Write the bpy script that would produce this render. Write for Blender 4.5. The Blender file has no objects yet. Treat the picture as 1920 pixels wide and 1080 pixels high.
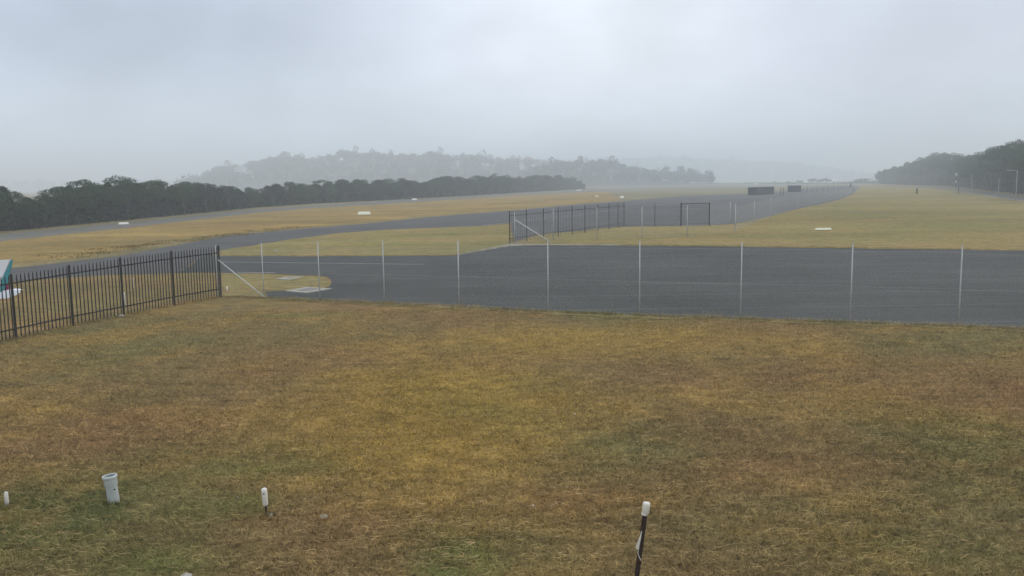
import bpy, math, random
import numpy as np
from mathutils import Matrix, Vector
random.seed(7)
rng = np.random.default_rng(7)
R = math.radians
scene = bpy.context.scene
COL = scene.collection

# ------------------------------------------------------------------ camera
H, F, PITCH, ROLL = 4.5, 1612.0, R(6.97), R(0.8)
cp, sp, cr, sr = math.cos(PITCH), math.sin(PITCH), math.cos(ROLL), math.sin(ROLL)
FW = Vector((0, cp, -sp)); R0 = Vector((1, 0, 0)); U0 = Vector((0, sp, cp))
RT = cr*R0 - sr*U0; UP = cr*U0 + sr*R0
CAM = Vector((0, 0, H))
cd = bpy.data.cameras.new('camera'); cam = bpy.data.objects.new('camera', cd); COL.objects.link(cam)
cam.matrix_world = Matrix(((RT.x, UP.x, -FW.x, 0), (RT.y, UP.y, -FW.y, 0), (RT.z, UP.z, -FW.z, H), (0, 0, 0, 1)))
cd.sensor_width = 36; cd.lens = F/1920*36; cd.clip_start = 0.1; cd.clip_end = 12000
scene.camera = cam

def ray(px, py): return FW*F + RT*(px-960) - UP*(py-540)
def G(px, py, z=0.0):
    """the place on the ground seen at a photo position"""
    d = ray(px, py); t = (z-H)/d.z
    return (CAM.x + d.x*t, CAM.y + d.y*t)
def at(px, py, D):
    d = ray(px, py); t = D/d.y
    return CAM + d*t
def height_at(gx, gy, py):
    """height of the point above ground place (gx, gy) that shows at row py"""
    lo, hi = -5.0, max(6.0, gy*0.3)
    for _ in range(50):
        m = (lo+hi)/2
        v = Vector((gx, gy, m)) - CAM
        if v.dot(FW) < 0.2:
            hi = m; continue
        y = 540 - F*v.dot(UP)/v.dot(FW)
        if y > py: lo = m
        else: hi = m
    return lo
def px_of(x, y, z=0):
    v = Vector((x, y, z)) - CAM; w = v.dot(FW)
    return 960 + F*v.dot(RT)/w, 540 - F*v.dot(UP)/w

# ------------------------------------------------------------------ sky, sun, exposure
SUN_EL, SUN_AZ = R(32), R(62)          # azimuth measured from the view direction (+Y) towards +X
w = bpy.data.worlds.new('World'); scene.world = w; w.use_nodes = True
nt = w.node_tree; nt.nodes.clear()
def N(t, **k):
    n = nt.nodes.new(t)
    for a, b in k.items(): setattr(n, a, b)
    return n
L = lambda a, b: nt.links.new(a, b)
out = N('ShaderNodeOutputWorld'); bg = N('ShaderNodeBackground'); bg.inputs[1].default_value = 0.1
sky = N('ShaderNodeTexSky', sky_type='NISHITA'); sky.sun_disc = False
sky.sun_elevation = SUN_EL; sky.sun_rotation = SUN_AZ; sky.air_density = 1.2; sky.dust_density = 3
tc = N('ShaderNodeTexCoord')
def dotmap(vec, a, b):
    d = N('ShaderNodeVectorMath', operation='DOT_PRODUCT'); d.inputs[1].default_value = vec.normalized()
    L(tc.outputs['Generated'], d.inputs[0])
    m = N('ShaderNodeMapRange', interpolation_type='SMOOTHSTEP'); m.inputs[1].default_value = a; m.inputs[2].default_value = b
    L(d.outputs['Value'], m.inputs[0]); return m.outputs[0]
def mixc(fac, a, b, bt='MIX'):
    m = N('ShaderNodeMix', data_type='RGBA', blend_type=bt)
    if isinstance(fac, float): m.inputs[0].default_value = fac
    else: L(fac, m.inputs[0])
    for i, s in ((6, a), (7, b)):
        if isinstance(s, tuple): m.inputs[i].default_value = (*s, 1)
        else: L(s, m.inputs[i])
    return m.outputs[2]
bright = dotmap(ray(1250, 120), 0.80, 0.98)
c = mixc(bright, (6.2, 6.65, 7.35), (6.9, 7.3, 8.1))
c = mixc(dotmap(ray(-300, 100), 0.74, 0.985), c, (4.1, 4.7, 5.9))
c = mixc(dotmap(ray(2150, 60), 0.88, 0.995), c, (4.9, 5.4, 6.4))
low = N('ShaderNodeMapRange', interpolation_type='SMOOTHSTEP'); low.inputs[1].default_value = 0.16; low.inputs[2].default_value = 0.0; low.inputs[3].default_value = 0; low.inputs[4].default_value = 0.8
sx = N('ShaderNodeSeparateXYZ'); L(tc.outputs['Generated'], sx.inputs[0]); L(sx.outputs[2], low.inputs[0])
c = mixc(low.outputs[0], c, (5.9, 6.9, 7.9))
nz = N('ShaderNodeTexNoise'); nz.inputs['Scale'].default_value = 3.4; nz.inputs['Detail'].default_value = 5; nz.inputs['Roughness'].default_value = 0.5
mp = N('ShaderNodeMapping'); mp.inputs['Scale'].default_value = (1, 1, 1.8); mp.inputs['Location'].default_value = (0.4, 0.2, 0.7)
L(tc.outputs['Generated'], mp.inputs[0]); L(mp.outputs[0], nz.inputs['Vector'])
nr = N('ShaderNodeMapRange'); nr.inputs[1].default_value = 0.3; nr.inputs[2].default_value = 0.7; nr.inputs[3].default_value = 0.78; nr.inputs[4].default_value = 1.15
L(nz.outputs[0], nr.inputs[0])
gm = N('ShaderNodeCombineColor'); [L(nr.outputs[0], gm.inputs[i]) for i in range(3)]
c = mixc(1.0, c, gm.outputs[0], 'MULTIPLY')
dark = dotmap(ray(1600, 165), 0.985, 0.9995)       # water-drop smudge on the lens, painted into the sky colour, upper right
ms = N('ShaderNodeMath', operation='MULTIPLY'); ms.inputs[1].default_value = 0.16; L(dark, ms.inputs[0])
c = mixc(ms.outputs[0], c, (3.3, 3.1, 3.9))
c = mixc(0.95, sky.outputs[0], c)
L(c, bg.inputs[0]); L(bg.outputs[0], out.inputs[0])

sl = bpy.data.lights.new('sun', 'SUN'); sl.energy = 0.6; sl.angle = R(14); sl.color = (1, 0.96, 0.9)
so = bpy.data.objects.new('sun', sl); COL.objects.link(so)
sd = Vector((math.sin(SUN_AZ)*math.cos(SUN_EL), math.cos(SUN_AZ)*math.cos(SUN_EL), math.sin(SUN_EL)))
so.rotation_euler = sd.to_track_quat('Z', 'Y').to_euler()
scene.view_settings.view_transform = 'Standard'; scene.view_settings.look = 'None'
scene.view_settings.exposure = 0.64; scene.view_settings.gamma = 1; scene.view_settings.use_curve_mapping = False
scene.render.engine = 'CYCLES'
scene.cycles.max_bounces = 6; scene.cycles.diffuse_bounces = 3; scene.cycles.volume_bounces = 3
scene.cycles.transparent_max_bounces = 8

# ------------------------------------------------------------------ materials
def new_mat(name):
    m = bpy.data.materials.new(name); m.use_nodes = True
    t = m.node_tree; b = t.nodes['Principled BSDF']
    return m, t, b
class NB:
    """small node helper"""
    def __init__(s, t): s.t = t
    def n(s, ty, **k):
        n = s.t.nodes.new(ty)
        for a, b in k.items(): setattr(n, a, b)
        return n
    def l(s, a, b): s.t.links.new(a, b)
    def pos(s, scale=(1, 1, 1), loc=(0, 0, 0), obj=False):
        if obj: src = s.n('ShaderNodeTexCoord').outputs['Object']
        else: src = s.n('ShaderNodeNewGeometry').outputs['Position']
        m = s.n('ShaderNodeMapping'); m.inputs['Scale'].default_value = scale; m.inputs['Location'].default_value = loc
        s.l(src, m.inputs[0]); return m.outputs[0]
    def noise(s, vec, scale, detail=4, rough=0.55, lo=0.35, hi=0.65, a=0.0, b=1.0):
        n = s.n('ShaderNodeTexNoise'); n.inputs['Scale'].default_value = scale; n.inputs['Detail'].default_value = detail
        n.inputs['Roughness'].default_value = rough; s.l(vec, n.inputs['Vector'])
        r = s.n('ShaderNodeMapRange'); r.inputs[1].default_value = lo; r.inputs[2].default_value = hi
        r.inputs[3].default_value = a; r.inputs[4].default_value = b
        s.l(n.outputs[0], r.inputs[0]); return r.outputs[0]
    def mix(s, f, a, b, bt='MIX'):
        m = s.n('ShaderNodeMix', data_type='RGBA', blend_type=bt)
        for i, v in ((0, f), (6, a), (7, b)):
            if isinstance(v, (int, float)): m.inputs[i].default_value = v
            elif isinstance(v, tuple): m.inputs[i].default_value = (*v, 1)
            else: s.l(v, m.inputs[i])
        return m.outputs[2]
    def mul(s, a, k):
        m = s.n('ShaderNodeMath', operation='MULTIPLY'); s.l(a, m.inputs[0])
        if isinstance(k, float): m.inputs[1].default_value = k
        else: s.l(k, m.inputs[1])
        return m.outputs[0]
    def grey(s, v):
        c = s.n('ShaderNodeCombineColor'); [s.l(v, c.inputs[i]) for i in range(3)]; return c.outputs[0]
    def blob(s, cx, cy, rx, ry):
        """soft ellipse on the ground, 1 in the middle"""
        v = s.pos((1/rx, 1/ry, 0), (-cx/rx, -cy/ry, 0))
        ln = s.n('ShaderNodeVectorMath', operation='LENGTH'); s.l(v, ln.inputs[0])
        r = s.n('ShaderNodeMapRange', interpolation_type='SMOOTHSTEP'); r.inputs[1].default_value = 1; r.inputs[2].default_value = 0.2
        s.l(ln.outputs['Value'], r.inputs[0]); return r.outputs[0]

def plain(name, col, rough=0.6, metal=0.0, var=0.12, scale=6, spec=0.4):
    m, t, b = new_mat(name); q = NB(t)
    v = q.noise(q.pos(obj=True), scale, 5, 0.6, 0.3, 0.7, 1-var, 1+var)
    c = q.mix(1.0, col, q.grey(v), 'MULTIPLY')
    q.l(c, b.inputs['Base Color']); b.inputs['Roughness'].default_value = rough; b.inputs['Metallic'].default_value = metal
    b.inputs['Specular IOR Level'].default_value = spec
    return m

def grass_mat(name, brown, olive, gold, gain=1.0, blades=False, near=False, fine=1.0, big=0.10):
    m, t, b = new_mat(name); q = NB(t)
    p = q.pos()
    c = q.mix(q.noise(p, big, 5, 0.6, 0.38, 0.62), brown, olive)
    p2 = q.pos(loc=(13.7, 4.2, 0)); c = q.mix(q.noise(p2, big*2.6, 6, 0.62, 0.46, 0.68), c, gold)
    if near:
        gx, gy = G(820, 760); c = q.mix(q.mul(q.blob(gx, gy, 4.5, 7), 0.6), c, (0.36, 0.235, 0.045))
        gx, gy = G(1120, 640); c = q.mix(q.mul(q.blob(gx, gy, 8, 4), 0.5), c, (0.35, 0.232, 0.052))
        for (ax, ay, rx, ry, k) in ((120, 960, 3.2, 2.6, 0.95), (900, 1010, 1.6, 1.5, 0.5), (1860, 850, 3.0, 4.0, 0.7), (1750, 1040, 2.0, 1.2, .55), (420, 850, 2.5, 1.4, 0.4), (300, 1040, 2.5, 1.2, .6)):
            gx, gy = G(ax, ay); c = q.mix(q.mul(q.blob(gx, gy, rx, ry), q.noise(p, 0.9, 4, .6, .35, .6, k*0.3, k)), c, (0.118, 0.122, 0.042))
        for (ax, ay, rx, ry, k) in ((860, 1060, .8, .9, .9), (300, 1060, 1.2, .8, .6), (420, 950, 1.5, .8, .6), (500, 880, 2.0, 1.0, .5), (900, 770, 1.4, .8, .3), (560, 590, 3.5, 1.2, .5), (860, 579, 2.5, .6, .5)):
            gx, gy = G(ax, ay); c = q.mix(q.mul(q.blob(gx, gy, rx, ry), q.noise(p, 1.3, 4, .6, .35, .6, k*0.2, k)), c, (0.150, 0.165, 0.048))
        for (ax, ay, rx, ry, k) in ((250, 800, 2.5, 2.0, 0.4), (1480, 880, 3, 1.6, 0.45), (1060, 930, 2, 1.2, 0.4), (1700, 700, 5, 3, 0.35)):
            gx, gy = G(ax, ay); c = q.mix(q.mul(q.blob(gx, gy, rx, ry), q.noise(p, 0.7, 4, .6, .35, .6, k*0.3, k)), c, (0.265, 0.140, 0.060))
    m1 = q.noise(q.pos((1, 1.6, 1)), 1.4, 6, 0.65, 0.3, 0.7, 0.72, 1.25)
    c = q.mix(1.0, c, q.grey(m1), 'MULTIPLY')
    m4 = q.noise(q.pos((.55, 2.4, 1)), 3.2*fine, 6, 0.72, 0.34, 0.66, 0.70, 1.32)
    c = q.mix(1.0, c, q.grey(m4), 'MULTIPLY')
    if not blades and not near:
        m5 = q.noise(q.pos((.35, 1.0, 1), (7, 3, 0)), 0.22*fine, 4, 0.6, 0.32, 0.68, 0.80, 1.18)
        c = q.mix(1.0, c, q.grey(m5), 'MULTIPLY')
    m2 = q.noise(q.pos((1, 1.7, 1)), 9*fine, 5, 0.7, 0.32, 0.68, 0.62, 1.35)
    c = q.mix(1.0, c, q.grey(m2), 'MULTIPLY')
    if blades:
        g = q.n('ShaderNodeNewGeometry'); r = q.n('ShaderNodeMapRange'); r.inputs[3].default_value = 0.45*gain; r.inputs[4].default_value = 1.9*gain
        q.l(g.outputs['Random Per Island'], r.inputs[0]); c = q.mix(1.0, c, q.grey(r.outputs[0]), 'MULTIPLY')
    else:
        m3 = q.noise(q.pos((1, 2.0, 1)), 38*fine, 4, 0.7, 0.3, 0.7, 0.66*gain, 1.3*gain)
        c = q.mix(1.0, c, q.grey(m3), 'MULTIPLY')
        bp = q.n('ShaderNodeBump'); bp.inputs['Strength'].default_value = 0.5; bp.inputs['Distance'].default_value = 0.05
        q.l(m2, bp.inputs['Height']); q.l(bp.outputs[0], b.inputs['Normal'])
    q.l(c, b.inputs['Base Color']); b.inputs['Roughness'].default_value = 0.95; b.inputs['Specular IOR Level'].default_value = 0.08
    return m

def asphalt_mat(name, base, tint, rough=0.8):
    m, t, b = new_mat(name); q = NB(t)
    p = q.pos()
    c = q.mix(q.noise(p, 0.12, 5, 0.6, 0.35, 0.65), base, tint)
    c = q.mix(1.0, c, q.grey(q.noise(q.pos((0.25, 1.6, 1)), 0.9, 6, 0.65, 0.3, 0.7, 0.74, 1.26)), 'MULTIPLY')
    c = q.mix(1.0, c, q.grey(q.noise(p, 22, 4, 0.7, 0.3, 0.7, 0.82, 1.2)), 'MULTIPLY')
    # sealed joints between paving runs
    wv = q.n('ShaderNodeTexWave'); wv.inputs['Scale'].default_value = 0.085; wv.inputs['Distortion'].default_value = 0.25; wv.bands_direction = 'Y'; wv.inputs['Detail'].default_value = 3
    q.l(q.pos(loc=(0, 1.3, 0)), wv.inputs['Vector'])
    r = q.n('ShaderNodeMapRange'); r.inputs[1].default_value = 0.992; r.inputs[2].default_value = 1.0; r.inputs[3].default_value = 0; r.inputs[4].default_value = 0.35
    q.l(wv.outputs[1], r.inputs[0]); c = q.mix(r.outputs[0], c, (0.16, 0.16, 0.16))
    q.l(c, b.inputs['Base Color']); b.inputs['Roughness'].default_value = rough; b.inputs['Specular IOR Level'].default_value = 0.2
    bp = q.n('ShaderNodeBump'); bp.inputs['Strength'].default_value = 0.35; bp.inputs['Distance'].default_value = 0.01
    q.l(q.noise(p, 60, 3), bp.inputs['Height']); q.l(bp.outputs[0], b.inputs['Normal'])
    return m

def leaf_mat(name, a, bb, pale):
    m, t, b = new_mat(name); q = NB(t)
    c = q.mix(q.noise(q.pos(), 0.35, 3, .6, .35, .65), a, bb)
    g = q.n('ShaderNodeNewGeometry'); r = q.n('ShaderNodeMapRange'); r.inputs[1].default_value = 0.3; r.inputs[3].default_value = 0; r.inputs[4].default_value = 0.8
    q.l(g.outputs['Random Per Island'], r.inputs[0]); c = q.mix(r.outputs[0], c, pale)
    q.l(c, b.inputs['Base Color']); b.inputs['Roughness'].default_value = 0.8; b.inputs['Specular IOR Level'].default_value = 0.15
    return m

M = {}
BR, OL, GO = (0.242, 0.150, 0.064), (0.180, 0.152, 0.060), (0.305, 0.200, 0.062)
M['ground'] = grass_mat('dry_grass_ground', BR, OL, GO, near=True)
M['blades'] = grass_mat('dry_grass_blades', BR, OL, GO, gain=1.05, blades=True, near=True)
M['verge_orange'] = grass_mat('orange_verge_grass', (0.29, 0.185, 0.055), (0.25, 0.18, 0.060), (0.36, 0.24, 0.070), fine=.35, big=.05)
M['verge_olive'] = grass_mat('olive_island_grass', (0.265, 0.208, 0.075), (0.215, 0.190, 0.062), (0.31, 0.210, 0.082), fine=.5, big=.06)
M['verge_brown'] = grass_mat('brown_verge_grass', (0.25, 0.170, 0.070), (0.205, 0.160, 0.062), (0.29, 0.185, 0.072), fine=.6, big=.08)
M['verge_pale'] = grass_mat('pale_edge_grass', (0.25, 0.19, 0.085), (0.20, 0.17, 0.07), (0.27, 0.21, 0.10), fine=.6, big=.2)
M['field'] = grass_mat('olive_field_grass', (0.260, 0.202, 0.070), (0.210, 0.182, 0.058), (0.30, 0.205, 0.072), fine=.3, big=.03)
M['far_field'] = grass_mat('pale_far_grass', (0.23, 0.19, 0.095), (0.20, 0.185, 0.09), (0.26, 0.19, 0.10), fine=.15, big=.02)
M['tuft'] = grass_mat('tall_dry_grass', (0.30, 0.23, 0.11), (0.20, 0.18, 0.07), (0.40, 0.31, 0.16), blades=True)
M['straw'] = grass_mat('pale_straw', (0.33, 0.22, 0.105), (0.27, 0.195, 0.09), (0.38, 0.26, 0.12), blades=True)
M['weed'] = grass_mat('dark_weeds', (0.19, 0.13, 0.045), (0.16, 0.125, 0.04), (0.23, 0.15, 0.05), blades=True)
M['apron'] = asphalt_mat('apron_asphalt', (0.033, 0.036, 0.030), (0.060, 0.060, 0.052))
M['taxi'] = asphalt_mat('taxiway_asphalt', (0.070, 0.066, 0.061), (0.095, 0.090, 0.084))
M['runway'] = asphalt_mat('runway_asphalt', (0.115, 0.108, 0.088), (0.150, 0.138, 0.110))
M['gravel'] = plain('gravel', (0.27, 0.24, 0.19), 0.9, var=0.35, scale=9)
M['paint'] = plain('worn_white_paint', (0.36, 0.36, 0.36), 0.7, var=0.3, scale=4)
M['white'] = plain('white_plastic', (0.70, 0.67, 0.58), 0.45, var=0.06)
M['pipe'] = plain('pvc_grey_white', (0.42, 0.45, 0.43), 0.4, var=0.07, scale=12)
M['piperim'] = plain('pvc_rim', (0.52, 0.56, 0.54), 0.35, var=0.05)
M['pipein'] = plain('pvc_inside', (0.30, 0.33, 0.33), 0.5, var=0.1)
M['galv'] = plain('galvanised_steel', (0.44, 0.45, 0.44), 0.55, 0.1, var=0.15, scale=3)
M['bracegalv'] = plain('bright_galvanised_steel', (0.56, 0.56, 0.54), 0.5, 0.1, var=0.1, scale=3)
M['black'] = plain('black_powder_coat', (0.018, 0.018, 0.017), 0.5, var=0.2)
M['rust'] = plain('rusty_brown_steel', (0.030, 0.017, 0.011), 0.8, var=0.4, scale=20)
M['cream'] = plain('cream_marker', (0.70, 0.68, 0.50), 0.6, var=0.06)
M['concrete'] = plain('concrete', (0.36, 0.34, 0.28), 0.85, var=0.15, scale=5)
M['coverg'] = plain('pit_cover', (0.20, 0.19, 0.17), 0.8, var=0.2, scale=5)
M['stone'] = plain('pale_stone', (0.36, 0.33, 0.24), 0.9, var=0.3, scale=12)
M['trunk'] = plain('grey_bark', (0.09, 0.085, 0.07), 0.9, var=0.35, scale=1.5)
M['leafA'] = leaf_mat('dark_foliage', (0.022, 0.046, 0.020), (0.040, 0.072, 0.030), (0.068, 0.110, 0.048))
M['leafB'] = leaf_mat('grey_green_foliage', (0.030, 0.044, 0.026), (0.042, 0.058, 0.034), (0.062, 0.082, 0.050))
M['leafC'] = leaf_mat('blue_green_foliage', (0.028, 0.034, 0.030), (0.038, 0.046, 0.036), (0.052, 0.062, 0.048))
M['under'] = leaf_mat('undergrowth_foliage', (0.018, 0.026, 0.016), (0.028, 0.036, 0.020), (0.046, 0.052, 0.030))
M['hill'] = leaf_mat('hill_scrub', (0.05, 0.06, 0.035), (0.06, 0.07, 0.04), (0.07, 0.075, 0.05))
M['wall'] = plain('pale_render', (0.72, 0.70, 0.66), 0.8)
M['brickwall'] = plain('pink_brick', (0.33, 0.22, 0.18), 0.85)
M['roofred'] = plain('terracotta_roof', (0.26, 0.12, 0.085), 0.85)
M['roofgrey'] = plain('grey_roof', (0.24, 0.25, 0.26), 0.6)
M['whitewall'] = plain('white_wall', (0.80, 0.80, 0.78), 0.6)
M['glass'] = plain('dark_window', (0.03, 0.035, 0.04), 0.1)
M['shade'] = plain('dark_shade_cloth', (0.020, 0.023, 0.023), 0.9, var=0.2, scale=1)
M['shadetop'] = plain('dark_green_canvas', (0.035, 0.05, 0.035), 0.9, var=0.2, scale=1)
M['teal'] = plain('teal_paint', (0.045, 0.26, 0.29), 0.3, var=0.05)
M['maroon'] = plain('maroon_paint', (0.20, 0.012, 0.075), 0.3, var=0.05)
M['plane'] = plain('white_aircraft_paint', (0.74, 0.76, 0.80), 0.3, var=0.04)
M['tyre'] = plain('rubber', (0.02, 0.02, 0.02), 0.8)
M['tape'] = plain('white_plastic_tape', (0.62, 0.58, 0.52), 0.5)

# ------------------------------------------------------------------ mesh helpers
def tag(o, label=None, cat=None, group=None, kind=None):
    if label: o['label'] = label
    if cat: o['category'] = cat
    if group: o['group'] = group
    if kind: o['kind'] = kind
    return o
def empty(name, loc=(0, 0, 0), rz=0.0, label=None, cat=None, group=None):
    o = bpy.data.objects.new(name, None); COL.objects.link(o); o.location = loc; o.rotation_euler.z = rz
    return tag(o, label, cat, group)
def link(name, me, mat, parent=None):
    o = bpy.data.objects.new(name, me); COL.objects.link(o)
    if mat and not me.materials: me.materials.append(mat)
    if parent: o.parent = parent
    return o
def copy_tree(o, parent=None):
    c = o.copy(); COL.objects.link(c); c.parent = parent
    for ch in list(o.children): copy_tree(ch, c)
    return c
class MB:
    def __init__(s): s.v = []; s.f = []
    def add(s, vs, fs):
        k = len(s.v); s.v += [tuple(v) for v in vs]; s.f += [tuple(i+k for i in f) for f in fs]; return s
    def box(s, c, d, rz=0.0, top=1.0, M4=None):
        cx, cy, cz = c; dx, dy, dz = d[0]/2, d[1]/2, d[2]/2
        vs = []
        for z, k in ((-dz, 1.0), (dz, top)):
            for x, y in ((-dx, -dy), (dx, -dy), (dx, dy), (-dx, dy)):
                x *= k; y *= k
                vs.append((cx + x*math.cos(rz) - y*math.sin(rz), cy + x*math.sin(rz) + y*math.cos(rz), cz+z))
        return s.add(vs, [(3, 2, 1, 0), (4, 5, 6, 7), (0, 1, 5, 4), (1, 2, 6, 5), (2, 3, 7, 6), (3, 0, 4, 7)])
    def tube(s, a, b, r0, r1=None, n=8, caps=True):
        a = Vector(a); b = Vector(b); r1 = r0 if r1 is None else r1
        d = (b-a).normalized(); x = d.orthogonal().normalized(); y = d.cross(x)
        vs = []
        for p, r in ((a, r0), (b, r1)):
            for i in range(n):
                t = 2*math.pi*i/n; vs.append(p + x*math.cos(t)*r + y*math.sin(t)*r)
        fs = [(i, (i+1) % n, n+(i+1) % n, n+i) for i in range(n)]
        if caps: fs += [tuple(range(n-1, -1, -1)), tuple(range(n, 2*n))]
        return s.add(vs, fs)
    def path(s, pts, rs, n=7):
        pts = [Vector(p) for p in pts]; vs = []
        ref = Vector((0.3, 1, 0.1))
        for i, p in enumerate(pts):
            d = (pts[min(i+1, len(pts)-1)] - pts[max(i-1, 0)]).normalized()
            x = d.cross(ref).normalized(); y = d.cross(x)
            for j in range(n):
                t = 2*math.pi*j/n; vs.append(p + x*math.cos(t)*rs[i] + y*math.sin(t)*rs[i])
        fs = [(i*n+j, i*n+(j+1) % n, (i+1)*n+(j+1) % n, (i+1)*n+j) for i in range(len(pts)-1) for j in range(n)]
        fs += [tuple(range(n-1, -1, -1)), tuple((len(pts)-1)*n+j for j in range(n))]
        return s.add(vs, fs)
    def lathe(s, prof, n=24, c=(0, 0, 0), close=True):
        vs = []; k = len(prof)
        for r, z in prof:
            for j in range(n):
                t = 2*math.pi*j/n; vs.append((c[0]+r*math.cos(t), c[1]+r*math.sin(t), c[2]+z))
        fs = [(i*n+j, i*n+(j+1) % n, (i+1)*n+(j+1) % n, (i+1)*n+j) for i in range(k-1) for j in range(n)]
        return s.add(vs, fs)
    def mesh(s, name, smooth=False):
        me = bpy.data.meshes.new(name); me.from_pydata(s.v, [], s.f); me.update()
        if smooth: me.polygons.foreach_set('use_smooth', [True]*len(me.polygons))
        return me
    def build(s, name, mat, parent=None, smooth=False): return link(name, s.mesh(name, smooth), mat, parent)
def fast_mesh(name, V, Fn):
    """V (n,3) float, Fn (m,k) int"""
    me = bpy.data.meshes.new(name); k = Fn.shape[1]
    me.vertices.add(len(V)); me.vertices.foreach_set('co', np.ascontiguousarray(V, dtype=np.float32).ravel())
    me.loops.add(Fn.size); me.loops.foreach_set('vertex_index', Fn.astype(np.int32).ravel())
    me.polygons.add(len(Fn)); me.polygons.foreach_set('loop_start', np.arange(0, Fn.size, k, dtype=np.int32))
    me.polygons.foreach_set('loop_total', np.full(len(Fn), k, dtype=np.int32))
    me.update(calc_edges=True); return me
def leaf_cards(P, size, flat=0.4):
    """randomly turned leaf-shaped quads at the points P"""
    n = len(P); size = np.broadcast_to(np.asarray(size, float), (n,))
    nrm = rng.normal(size=(n, 3)); nrm[:, 2] = nrm[:, 2]*(1+flat) + flat
    nrm /= np.linalg.norm(nrm, axis=1)[:, None]
    a = np.cross(nrm, rng.normal(size=(n, 3))); a /= np.linalg.norm(a, axis=1)[:, None]; b = np.cross(nrm, a)
    s = (size*rng.uniform(0.6, 1.3, n))[:, None]
    V = np.stack([P - a*s, P - b*s*0.5, P + a*s, P + b*s*0.5], 1).reshape(-1, 3)
    return V, np.arange(4*n).reshape(-1, 4)

def interp(px, table):
    xs = [a for a, _ in table]; ys = [b for _, b in table]
    return float(np.interp(px, xs, ys))

def sheet(name, pix, z, mat, jit=0.0, step=3.0, kind='structure', world=False, parent=None):
    """flat sheet whose outline is given by photo positions thrown onto the ground"""
    z *= .45
    pts = [Vector((*(p if world else G(*p)), 0)) for p in pix]; out = []
    rr = random.Random(len(pix)*31+int(z*1e4))
    for i, p in enumerate(pts):
        q = pts[(i+1) % len(pts)]; d = q-p; L_ = d.length
        st = max(step, 0.02*(p.length))
        n = max(1, int(L_/st)) if jit else 1
        nn = Vector((-d.y, d.x, 0)).normalized() if L_ > 0 else Vector((0, 0, 0))
        for k in range(n):
            off = jit*rr.uniform(-1, 1)*(1 if k else 0.3)
            out.append(p + d*(k/n) + nn*off)
    import bmesh
    bm = bmesh.new(); vs = [bm.verts.new((v.x, v.y, z)) for v in out]; f = bm.faces.new(vs)
    bm.normal_update()
    if f.normal.z < 0: f.normal_flip()
    bmesh.ops.triangulate(bm, faces=[f], ngon_method='EAR_CLIP')
    me = bpy.data.meshes.new(name); bm.to_mesh(me); bm.free()
    o = link(name, me, mat, parent)
    if kind: o['kind'] = kind
    return o
def strip(name, pix, width, z, mat, kind='structure'):
    z *= .45
    pts = [Vector((*G(*p), z)) for p in pix]; vs = []
    for i, p in enumerate(pts):
        d = (pts[min(i+1, len(pts)-1)] - pts[max(0, i-1)]); n = Vector((-d.y, d.x, 0)).normalized()*width/2
        vs += [p+n, p-n]
    mb = MB().add(vs, [(2*i+1, 2*i+3, 2*i+2, 2*i) for i in range(len(pts)-1)])
    return tag(mb.build(name, mat), kind=kind)

# ------------------------------------------------------------------ ground, paved surfaces
g = MB().add([(-3000, -60, 0), (3000, -60, 0), (3000, 3400, 0), (-3000, 3400, 0)], [(0, 1, 2, 3)]).build('ground', M['ground']); g['kind'] = 'structure'

taxi_top = [(-260, 523), (25, 502), (100, 493), (200, 481.5), (300, 463), (400, 445), (480, 437), (580, 428), (680, 420), (800, 407.5), (960, 395), (1060, 385), (1160, 377.5), (1280, 367.5), (1400, 363), (1470, 358), (1530, 351), (1600, 347.5)]
taxi_bot_far = [(1612, 351), (1600, 364), (1572, 375), (1540, 383), (1500, 391), (1472, 398), (1440, 407), (1400, 416), (1377, 420), (1330, 423), (1250, 424), (1180, 425), (1140, 427), (1100, 432), (1060, 436), (1035, 436)]
run_top = [(-260, 464), (0, 440), (240, 417), (480, 393), (580, 386), (700, 378), (820, 371.5), (960, 363.5), (1100, 355.5), (1200, 351.5), (1300, 348.8), (1400, 346.5), (1560, 343.5)]
run_bot = [(-260, 485), (0, 456), (240, 431), (480, 403), (580, 394.5), (700, 385.5), (820, 378), (960, 368.5), (1100, 360), (1200, 355.5), (1300, 351.8), (1400, 349), (1560, 345.5)]
run_bot = [(a, b-(3.8 if a < 600 else 1.6 if a < 1000 else 0)) for a, b in run_bot]
# far field colours
sheet('far_field_grass', [(-400, 462), (0, 436), (480, 388), (960, 359), (1200, 349), (1400, 344.5), (1640, 341), (1640, 352), (1600, 350)] + taxi_top[::-1][1:], 0.006, M['far_field'])
sheet('runway_verge_grass', run_bot[:9] + [(1140, 360), (1160, 372)] + taxi_top[:13][::-1], 0.014, M['verge_orange'], 0.3)
sheet('runway', run_top + run_bot[::-1], 0.022, M['runway'])
strip('taxiway_edge_grass', [(-260, 520), (25, 499.5), (200, 479.5), (300, 461), (400, 443), (480, 435.2), (580, 426.4), (680, 418.5), (800, 406.3), (960, 394.2), (1060, 384.3), (1160, 376.9), (1280, 367)], 2.2, 0.022, M['verge_pale'])
apron_top = [(855, 479), (905, 470), (958, 461), (1010, 460), (1160, 460.5), (1400, 463), (1600, 466), (1920, 470), (2300, 478)]
apron_bot = [(2300, 650), (2050, 627), (1920, 619), (1800, 613), (1600, 606), (1390, 599), (1200, 593), (1020, 585), (860, 577), (720, 570), (600, 564.5), (505, 560), (498, 548), (540, 546), (606, 541), (619, 531), (612, 519), (560, 515.5), (510, 513.5), (412, 511.5), (330, 512), (200, 516), (100, 522), (0, 530), (-260, 550)]
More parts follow.
